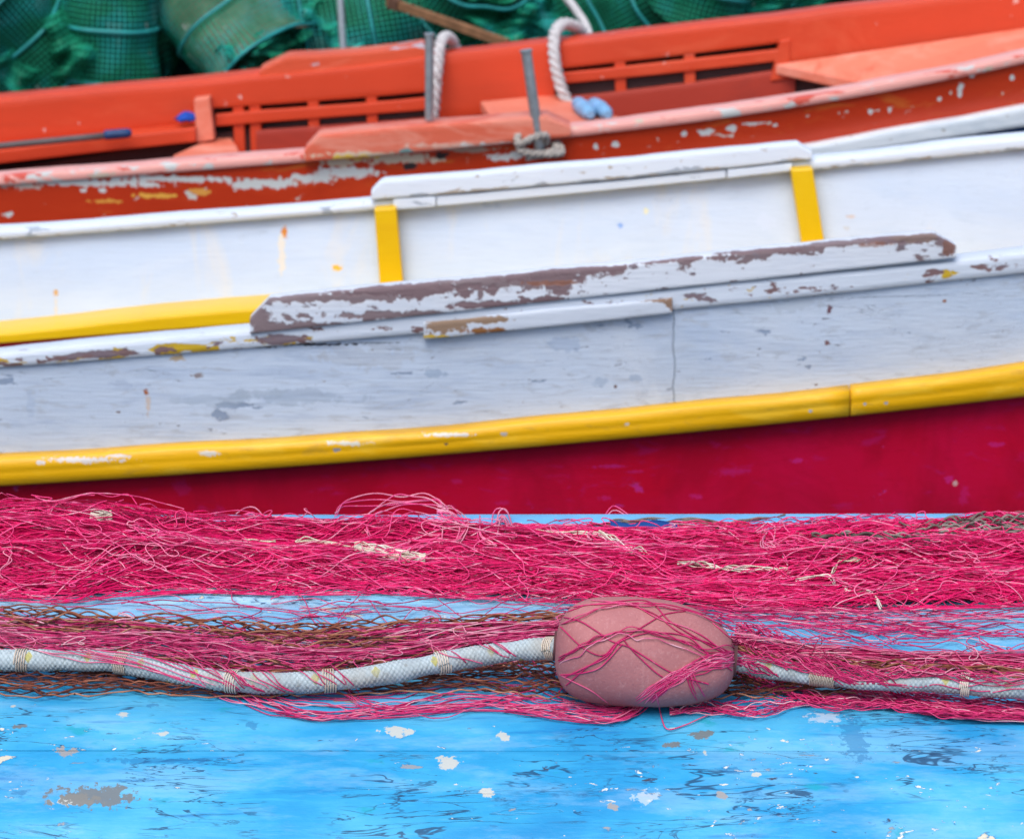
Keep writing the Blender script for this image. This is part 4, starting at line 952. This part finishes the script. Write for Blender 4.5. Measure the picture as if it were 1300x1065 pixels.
def pixel_of(P):
    d = np.asarray(P) - CAM; zc = d[..., 1] * cp - d[..., 2] * sp; yc = d[..., 1] * sp + d[..., 2] * cp
    return 650 + FPX * d[..., 0] / zc, 532.5 - FPX * yc / zc
TW = net_mat("binding_twine", [(0, (.30, .22, .16)), (.5, (.50, .41, .33)), (1, (.66, .58, .5))], .8)
for C_, px0, wd, slant in ((CL, 28, 10, .3), (CL, 156, 12, .5), (CL, 295, 9, .4), (CL, 418, 9, .1), (CL, 562, 10, -.1), (CL, 700, 8, 0), (CRr, 1046, 26, .6), (CRr, 1225, 6, .2), (CL, -140, 10, .2)):
    pxs, _ = pixel_of(C_); i0 = int(np.argmin(np.abs(pxs - px0))); w2 = int(wd * .00077 / .00085 / 2 + 3); i1, i2 = max(0, i0 - w2), min(len(C_) - 1, i0 + w2)
    n = 220; f = np.linspace(i1, i2, n); T, N, B = frames(C_); idx = f.astype(int)
    turns = max(5, int(wd / 1.7)); ph = np.linspace(0, 2 * math.pi * turns, n); rad = RR + .0004
    Q = C_[idx] + (f - idx)[:, None] * T[idx] * .00085 + rad * (np.cos(ph)[:, None] * N[idx] + np.sin(ph)[:, None] * B[idx]) + T[idx] * (np.sin(ph) * slant * .003)[:, None]
    mb = MB(); tube(mb, Q, .00075, att=np.clip(rng.normal(.6, .2), 0, 1), k=5); mb.build("twine_binding", TW, ROPE)
# float
cF = WZ(819, 829, .050); th = np.linspace(0, 2 * math.pi, 73)[:-1]; tt = np.sin(np.linspace(-math.pi / 2, math.pi / 2, 61)); hl = .0835
ax = rotm(0, 3.5, -4); S = []
_t = np.linspace(-1, 1, 801); _e = np.sqrt(np.clip(1 - np.abs(_t) ** 9, 0, 1)); _r = np.interp(_t, [-1, -.86, -.62, -.25, .22, .55, .82, 1], [.62, .80, .95, 1.0, .985, .88, .68, .50])
_r = smooth_(_r, 101) * np.clip((1 - np.abs(_t) ** 14), 0, 1) ** .45
prof_ = lambda t: np.interp(t, _t, _r)
for t in tt:
    rr = .0502 * float(prof_(t)) 
    ph_ = 1 + .028 * np.cos(3 * th + 1 + t) + .020 * np.cos(5 * th + t * 2.5)
    q = np.stack([np.full(len(th), t * hl), rr * np.cos(th) * ph_, rr * np.sin(th) * ph_], -1); q[:, 2] -= .004 * max(0, t) ** 2; S.append(q @ ax.T + cF)
m = M("dusty_pink_plastic_foam", .75, .3); m.col = m.rgb((.40, .155, .16))
m.over(m.ramp(m.noise(14, 5, .6), .38, .66, 0, .6), (.30, .10, .105)); m.over(m.ramp(m.noise(260, 3, .7), .54, .70, 0, .30), (.56, .30, .30)); m.over(m.ramp(m.noise(330, 2, off=(3, 3, 3)), .60, .72, 0, .35), (.24, .07, .09))
m.over(m.ramp(m.noise(60, 4, stretch=(1, 1, .4), off=(9, 9, 9)), .70, .76, 0, .3), (.62, .40, .38)); m.hadd(m.noise(420, 3), 1); m.hadd(m.noise(50, 3), .5)
sx = m.n("ShaderNodeSeparateXYZ"); m.L(m.pos, sx.inputs[0]); k = m.ramp(m.math('ABSOLUTE', m.math('SUBTRACT', sx.outputs[0], float(cF[0]) - .004)), 0, .0022, 1, 0); m.over(m.math('MULTIPLY', k, .10), (.62, .36, .35)); m.hadd(k, .4)
FLT = m.done(.5, .0009)
froot = thing("net_float", "dusty pink barrel shaped net float threaded on the braided rope, draped with pink strands", "float", tuple(cF))
mb = MB(); loft(mb, S); mb.build("body", FLT, froot, smooth=True); V, F = mb.arrays(); SUP.add(V, F)
for t, s_ in ((-1, -1), (1, 1)):
    P = np.array([[s_ * (hl - .004), 0, 0], [s_ * (hl + .0012), 0, 0]]) @ ax.T + cF
    mb = MB(); tube(mb, P, .014, k=24, cap=True); mb.build("hole_disc", flat("hole_shade", (.10, .035, .04), .8), froot, smooth='auto')  # dark disc painted in for the shade of the rope hole

# =================================================================== brown net beneath
def brown_net(mb, YB, YT, x0, x1, rows, L_, r, tint, hgt, seed, zrand=.003, knots=True):
    g_ = np.random.default_rng(seed)
    for i in range(rows + 1):
        xs = np.arange(x0, x1, .0022); ph = xs / L_ + .6 * snoise(xs, seed * 7, 2.5, 3)
        tri_ = 1 - 2 * np.abs((ph / 1.0) % 1 * 2 - 1); tri_ = np.sign(tri_) * np.abs(tri_) ** .75
        yb, yt = YB(xs), YT(xs); dv_ = 1.0 / rows
        v = (i + (.47 * tri_ * (1 if i % 2 else -1))) * dv_ + .035 * snoise(xs, seed * 7 + 1, 5, 3) + .02 * snoise(xs, seed * 31 + i, 9, 2)
        y = yb + (yt - yb) * np.clip(v, -.05, 1.05)
        z = deck_z(y) + r + hgt * (.4 + .6 * np.abs(snoise(xs + i * .013, seed + 3, 4, 3))) + zrand * (.5 + .5 * snoise(xs, seed * 13 + i, 12, 2))
        kn = np.abs(tri_) > .93; rr = np.where(kn & knots, r * 1.75, r)
        tt = np.clip(g_.normal(*tint) + .2 * snoise(xs, seed + i * 3, 20, 2), 0, 1)
        tube(mb, np.stack([xs, y, z], -1), smooth1(rr, 3), att=tt, k=5)
broot = thing("brown_fishing_net", "coarse brown knotted net lying flat on blue deck under the braided rope", "fishing net", (0, 0, 0))
brB = rowY([(-500, 885), (0, 882), (60, 890), (150, 882), (220, 886), (330, 887), (450, 884), (560, 880), (700, 886), (760, 890), (930, 892), (1050, 884), (1200, 876), (1900, 880)], .002)
brM = rowY([(-500, 820), (0, 828), (300, 850), (420, 855), (560, 835), (700, 822), (930, 830), (1100, 850), (1300, 860), (1900, 860)], .002)
brT = rowY([(-500, 778), (0, 778), (100, 783), (250, 792), (350, 800), (450, 796), (600, 790), (700, 785), (800, 800), (1000, 848), (1300, 860), (1900, 860)], .004)
mb = MB()
brown_net(mb, brB, brM, -.85, .85, 15, .027, .00078, (.5, .18), .004, 3)
brown_net(mb, lambda X: brB(X) + .006, brM, -.85, .85, 16, .024, .00078, (.35, .18), .009, 4, zrand=.006)
brown_net(mb, lambda X: brM(X) - .01, brT, -.85, .85, 12, .028, .0008, (.42, .2), .006, 5)
brown_net(mb, lambda X: np.minimum(brM(X) + .05, brT(X) - .02), brT, -.85, .85, 9, .034, .0009, (.5, .2), .011, 6, zrand=.006)
mb.build("netting", BRWN, broot)

# =================================================================== pink net (near bundle)
proot = thing("pink_fishing_net", "faded pink fishing net bunched along the braided rope and draped over the float", "fishing net", (0, 0, 0))
nB = rowY([(-500, 850), (0, 845), (150, 845), (300, 868), (420, 868), (560, 845), (700, 830), (820, 830), (1000, 842), (1300, 856), (1900, 858)], .004)
nT = rowY([(-500, 782), (0, 779), (130, 784), (250, 795), (350, 799), (470, 794), (560, 792), (700, 788), (820, 790), (1000, 832), (1100, 828), (1300, 832), (1900, 830)], .006)
def Hnear(X, v):
    X = np.asarray(X, float); v = np.asarray(v, float)
    prof = np.clip(np.sin(np.clip(v, 0, 1) * math.pi), 0, 1) ** .6
    return prof * .0125 * (1 + .25 * np.sin(v * 11 + 3 * np.sin(X * 5)) + .22 * np.sin(X * 23 + v * 4) + .15 * np.sin(X * 9))
V, F = bed_core(nB, nT, Hnear, -.95, .95, .55); SUP.add(V, F); SUPD.add(V, F)
mb = MB()
bed_strands(mb, nB, nT, Hnear, -.60, .60, 600, .00052, (.50, .24), seg=(.12, .5), wob=1.3, lift=(.5, 1.1))
bed_strands(mb, nB, nT, Hnear, -.95, -.58, 90, .0008, (.5, .2), seg=(.2, .4), step=.01); bed_strands(mb, nB, nT, Hnear, .58, .95, 90, .0008, (.5, .2), seg=(.2, .4), step=.01)
bed_strands(mb, nB, nT, Hnear, -.60, .60, 110, .0006, (.78, .1), seg=(.08, .3), wob=2.0, lift=(1.0, 1.3))

def stream(mb, pts, wid, n, tint=(.6, .15), r=.00056, lift=(.0005, .004), part=(0, 0), wav=1.0, sm=9, step=3.0, twist=0, k=4, zig=0, sup=None):
    """n threads following a line of photo pixels, lying on whatever is there (deck, rope, float, net)"""
    pts = np.array(pts, float); seg_ = np.linalg.norm(np.diff(pts, axis=0), axis=1).sum(); N_ = max(12, int(seg_ / step))
    C_ = catmull(pts, N_); wd = np.interp(np.linspace(0, 1, N_), np.linspace(0, 1, len(wid)), wid)
    T = np.gradient(C_, axis=0); T /= np.linalg.norm(T, axis=1)[:, None]; Nn = np.stack([-T[:, 1], T[:, 0]], -1); s_ = np.linspace(0, seg_, N_)
    for i in range(n):
        u = rng.uniform(-.5, .5); sd_ = int(rng.integers(1e9))
        a0 = int(rng.uniform(0, part[0]) * N_); a1 = N_ - int(rng.uniform(0, part[1]) * N_)
        if a1 - a0 < 8: continue
        off = wd * (u + .18 * wav * snoise(s_, sd_, 1 / 170., 2)) + 1.1 * wav * snoise(s_, sd_ + 7, 1 / 110., 2)
        if zig: off = off + zig * (1 - 2 * np.abs((s_ / 38. + .5 * (i % 2)) % 1 * 2 - 1))
        Q = C_ + Nn * off[:, None]; Q = Q[a0:a1]
        D, t = (sup or SUP).depth(Q[:, 0], Q[:, 1]); ts = smooth1(t, sm); ts = smooth1(np.minimum(ts, t), max(3, sm // 2) | 1) - .0010
        P = CAM + D * ts[:, None]; P[:, 2] += smooth1(np.abs(rng.uniform(*lift) * (1 + .5 * snoise(s_[a0:a1], sd_ + 3, 1 / 60., 2))), 5)
        tt = np.clip(rng.normal(*tint) + .12 * snoise(s_[a0:a1], sd_ + 5, 1 / 80., 2), 0, 1)
        tube(mb, P, r, att=tt, k=k)
# big streams, left to right
stream(mb, [(-60, 800), (60, 822), (180, 845), (300, 885), (380, 908), (430, 911), (520, 903), (620, 893), (700, 905), (780, 915), (840, 880), (880, 850), (930, 835)], (30, 20, 16, 9, 9, 14, 9, 12, 16), 8, (.62, .15), lift=(.0005, .003))
stream(mb, [(200, 815), (270, 850), (330, 893), (395, 911), (470, 908), (600, 899), (720, 910), (800, 908), (850, 868), (905, 842), (960, 838)], (40, 30, 10, 9, 12, 12, 9, 14, 18), 7, (.60, .16))
stream(mb, [(0, 790), (120, 805), (220, 822), (300, 850), (360, 885), (470, 895), (560, 880), (680, 880)], (30, 26, 20, 26, 20, 26, 18), 8, (.6, .18))
stream(mb, [(330, 800), (400, 850), (470, 900), (560, 905), (660, 890), (730, 897)], (40, 40, 14, 12, 22), 6, (.62, .15), part=(.1, .2))
stream(mb, [(560, 820), (640, 850), (700, 880), (770, 908), (830, 890)], (60, 40, 30, 8, 8), 6, (.62, .15))
# over the right part
stream(mb, [(932, 812), (965, 820), (1030, 845), (1100, 875), (1180, 900), (1300, 908), (1460, 905)], (24, 34, 30, 26, 20, 20, 22), 40, (.50, .2), lift=(.001, .008))
stream(mb, [(934, 848), (965, 864), (1040, 892), (1130, 898), (1220, 910), (1340, 914), (1500, 912)], (24, 30, 20, 16, 12, 10, 18), 26, (.5, .2), lift=(.001, .006))
stream(mb, [(850, 905), (900, 902), (960, 904), (1010, 896), (1090, 888), (1180, 905), (1300, 915), (1480, 915)], (8, 14, 22, 10, 14, 12, 8, 12), 14, (.6, .15))
stream(mb, [(1000, 835), (1100, 848), (1200, 850), (1320, 858), (1480, 850)], (24, 24, 24, 24, 24), 34, (.55, .22), part=(.5, .5), lift=(.001, .006), wav=1.6)
stream(mb, [(700, 850), (745, 822), (790, 806), (840, 812), (900, 832), (960, 842), (1050, 868), (1150, 882), (1250, 885), (1400, 885)], (12, 10, 10, 14, 24, 26, 26, 30, 26), 4, (.6, .2), part=(0, .4), lift=(.001, .006))
# float drapery
stream(mb, [(640, 902), (720, 900), (790, 899), (835, 872), (870, 855), (905, 843), (932, 838)], (8, 14, 8, 9, 14, 16, 10), 9, (.66, .12), sm=3)
for ln in ([(712, 782), (740, 790), (775, 812), (800, 822), (850, 852), (900, 868)], [(760, 768), (820, 764), (850, 790), (900, 820), (930, 835)],
           [(700, 775), (760, 766), (800, 766), (835, 785), (880, 800), (925, 830)], [(712, 795), (740, 820), (765, 830), (785, 812), (830, 785), (845, 778), (870, 775)],
           [(705, 880), (740, 850), (770, 830), (790, 812), (830, 802), (870, 806), (900, 830), (930, 850)], [(790, 812), (810, 835), (840, 860), (860, 862), (900, 835), (932, 832)],
           [(650, 800), (700, 785), (735, 772), (760, 768), (840, 768), (905, 785), (930, 800)], [(718, 860), (745, 848), (770, 835), (786, 815)],
           [(790, 765), (830, 778), (860, 800), (900, 815), (932, 830)], [(700, 850), (740, 870), (770, 890), (800, 905), (830, 880)], [(870, 855), (880, 880), (900, 902), (930, 890), (960, 870)],
           [(834, 880), (842, 915), (850, 925), (870, 918), (905, 905), (960, 898)], [(660, 860), (720, 858), (760, 850), (790, 820)], [(905, 790), (930, 810), (960, 822), (1000, 850)]):
    stream(mb, ln, (3, 3), 1, (.55, .12), r=.00066, lift=(.0001, .0008), wav=.5, sm=3, step=2.2, k=5)
stream(mb, [(860, 862), (876, 852), (884, 872), (897, 892), (925, 903), (960, 900)], (3, 5, 12, 16, 14), 5, (.66, .12), sm=5)
# thin scattered threads between the two bundles
for _ in range(40):
    x0 = rng.uniform(-40, 1300); L_ = rng.uniform(60, 260); y0 = rng.uniform(758, 800) + (14 if x0 > 800 else 0); dy = rng.uniform(-14, 30)
    if y0 > 812: y0 = 800
    stream(mb, [(x0, y0), (x0 + L_ * .3, y0 + rng.uniform(-9, 9)), (x0 + L_ * .65, y0 + dy * .5 + rng.uniform(-9, 9)), (x0 + L_, y0 + dy)], (2, 2), 1, (.55, .2), r=.00055, lift=(.0002, .002), wav=2.4, sup=SUPD)
for pl in ([(430, 790), (470, 745), (520, 712), (540, 735), (560, 770), (600, 790), (640, 770), (690, 745)], [(380, 780), (440, 768), (490, 772), (540, 778), (600, 765), (690, 775)], [(350, 745), (385, 760), (400, 790), (430, 800), (500, 790)],
           [(240, 735), (290, 750), (300, 768), (360, 778), (440, 790)], [(470, 765), (500, 795), (530, 775), (560, 785), (550, 800)], [(150, 765), (240, 765), (330, 775), (270, 800)], [(455, 768), (520, 770), (600, 752), (650, 760), (700, 752)],
           [(0, 760), (80, 772), (180, 768), (240, 790)], [(700, 735), (740, 752), (690, 780), (640, 790)], [(600, 800), (660, 772), (730, 760), (800, 770)], [(1065, 805), (1075, 780), (1120, 790), (1115, 808)], [(1000, 790), (1030, 770), (1090, 800), (1170, 800)]):
    stream(mb, pl, (1, 1), 1, (.5, .15), r=.0006, lift=(.0005, .005), wav=1.4)
stream(mb, [(640, 790), (760, 775), (900, 782), (1040, 800), (1160, 815), (1300, 818), (1450, 815)], (40, 20, 30, 30, 30, 30), 14, (.52, .22), part=(.5, .5), wav=1.6, lift=(.0005, .003), sup=SUPD)
stream(mb, [(820, 765), (940, 778), (1080, 785), (1200, 792), (1320, 790), (1460, 790)], (12, 22, 28, 30, 30), 30, (.45, .22), part=(.4, .4), wav=.8, lift=(.0005, .003), sup=SUPD)
stream(mb, [(640, 812), (720, 790), (780, 772), (860, 775), (930, 800), (1000, 830)], (30, 16, 4, 6, 20), 2, (.62, .2), wav=1.0, sm=7)
mb.build("netting", PINK, proot)
mb = MB(); curls(mb, 70, nB, nT, Hnear, -.58, .58, .00058, (.72, .16), length=(.03, .12), lift=.005, curl=.8)
mb.build("loose_thread", PINK, proot)

# details lying on the crimson net -------------------------------------------------
crim_root = [o for o in bpy.data.objects if o.name.startswith("crimson_fishing_net")][0]
mb = MB()
for pl, n in (([(425, 662), (440, 645), (500, 640), (545, 641), (560, 648), (568, 660)], 3), ([(470, 690), (465, 665), (500, 645), (560, 650), (590, 675)], 3), ([(555, 655), (575, 660), (590, 680), (580, 695)], 8), ([(560, 700), (562, 672), (575, 662)], 6),
              ([(610, 670), (612, 690), (630, 700)], 6), ([(628, 690), (632, 668), (640, 664), (652, 690)], 9), ([(765, 660), (775, 648), (785, 647), (800, 657)], 2), ([(60, 660), (80, 640), (120, 650)], 2), ([(155, 685), (170, 700), (172, 715), (160, 730), (150, 722)], 2), ([(200, 700), (165, 672), (225, 690)], 1),
              ([(100, 695), (118, 710), (140, 725), (130, 745)], 1), ([(365, 740), (375, 748), (395, 765)], 1), ([(960, 690), (975, 680), (970, 700), (985, 705)], 5), ([(1000, 725), (985, 700), (970, 690)], 3), ([(1100, 700), (1110, 720), (1140, 725)], 4), ([(300, 660), (320, 655), (340, 675)], 4)):
    stream(mb, pl, (5, 16, 6), n, (.92, .07), r=.0007, lift=(.002, .010), wav=1.2, sm=13, step=2.2)
mb.build("pale_loops", CRIM, crim_root)
for pl, wd, n in (([(450, 698), (500, 708), (540, 714)], (5, 12, 8), 26), ([(760, 682), (775, 690), (806, 711)], (4, 8, 3), 7), ([(640, 680), (700, 682), (760, 684), (800, 700), (830, 712)], (3, 3, 3), 3), ([(860, 718), (920, 726), (1000, 728)], (4, 5, 3), 6), ([(1010, 740), (1050, 735), (1060, 745)], (3, 4), 3), ([(1055, 735), (1065, 718), (1090, 716), (1045, 700)], (3, 3, 2), 3),
                  ([(1072, 757), (1105, 758), (1118, 780)], (3, 3), 5), ([(1110, 760), (1165, 757)], (2, 2), 2), ([(115, 657), (130, 660), (142, 658)], (8, 10, 6), 14), ([(375, 692), (390, 690), (450, 698)], (3, 3), 4), ([(310, 692), (350, 693)], (2, 2), 3)):
    mb = MB(); stream(mb, pl, wd, n, (.6, .25), r=.0007, lift=(.002, .006), wav=.8, sm=15, step=2.0); mb.build("twine_tie", CRMT, crim_root)
# dull cords behind the crimson net at right and two thin dark blue slivers
gro = thing("cord_bundle", "grey brown cords half buried behind the crimson net near the deck edge", "cord", (.5, .4, 0))
mb = MB()
stream(mb, [(1120, 686), (1180, 680), (1240, 674), (1300, 670), (1420, 668)], (14, 20, 24, 20), 18, (.5, .25), part=(.4, 0), r=.0012, lift=(.004, .010), sm=21, k=6)
stream(mb, [(740, 664), (800, 668), (870, 670), (940, 668), (1000, 660)], (8, 12, 12, 8), 9, (.5, .25), part=(.35, .35), r=.0010, lift=(.003, .007), sm=21, k=6)
stream(mb, [(1030, 692), (1100, 690), (1180, 698)], (6, 10, 6), 8, (.5, .25), r=.0014, lift=(.004, .009), sm=21, k=6)
mb.build("cords", GRYT, gro)
mb = MB()
stream(mb, [(640, 672), (760, 676), (880, 679), (1000, 679), (1100, 674), (1200, 680), (1320, 680), (1440, 680)], (8, 12, 14, 22, 24, 24, 22, 20), 90, (.55, .2), lift=(.001, .008), part=(.7, .7), sm=21, wav=1.4)
stream(mb, [(1000, 700), (1100, 690), (1200, 690), (1320, 690), (1440, 690)], (16, 26, 30, 26, 20), 60, (.55, .2), lift=(.002, .009), part=(.5, .5), sm=21, wav=1.4)
mb.build("top_strands", CRIM, crim_root)
for x0, x1, lab in ((775, 860, "narrow dark blue sliver at deck edge behind middle of crimson net"), (1205, 1290, "narrow dark blue sliver at deck edge behind right end of crimson net")):
    mb = MB(); S = []
    for px in np.linspace(x0, x1, 20):
        P = WZ(px, 664, .012); S.append([(P[0], P[1] - .007, .008), (P[0], P[1] + .006, .012 + .002 * math.sin(px * .1)), (P[0], P[1] + .008, .009), (P[0], P[1] - .006, .005)])
    loft(mb, S); tag(mb.build("dark_blue_sliver", flat("navy_sliver", (.01, .06, .24), .8, .2), base=np.array(S[0][0])), lab, "sliver")
print("verts", sum(len(o.data.vertices) for o in bpy.data.objects if o.type == 'MESH'))
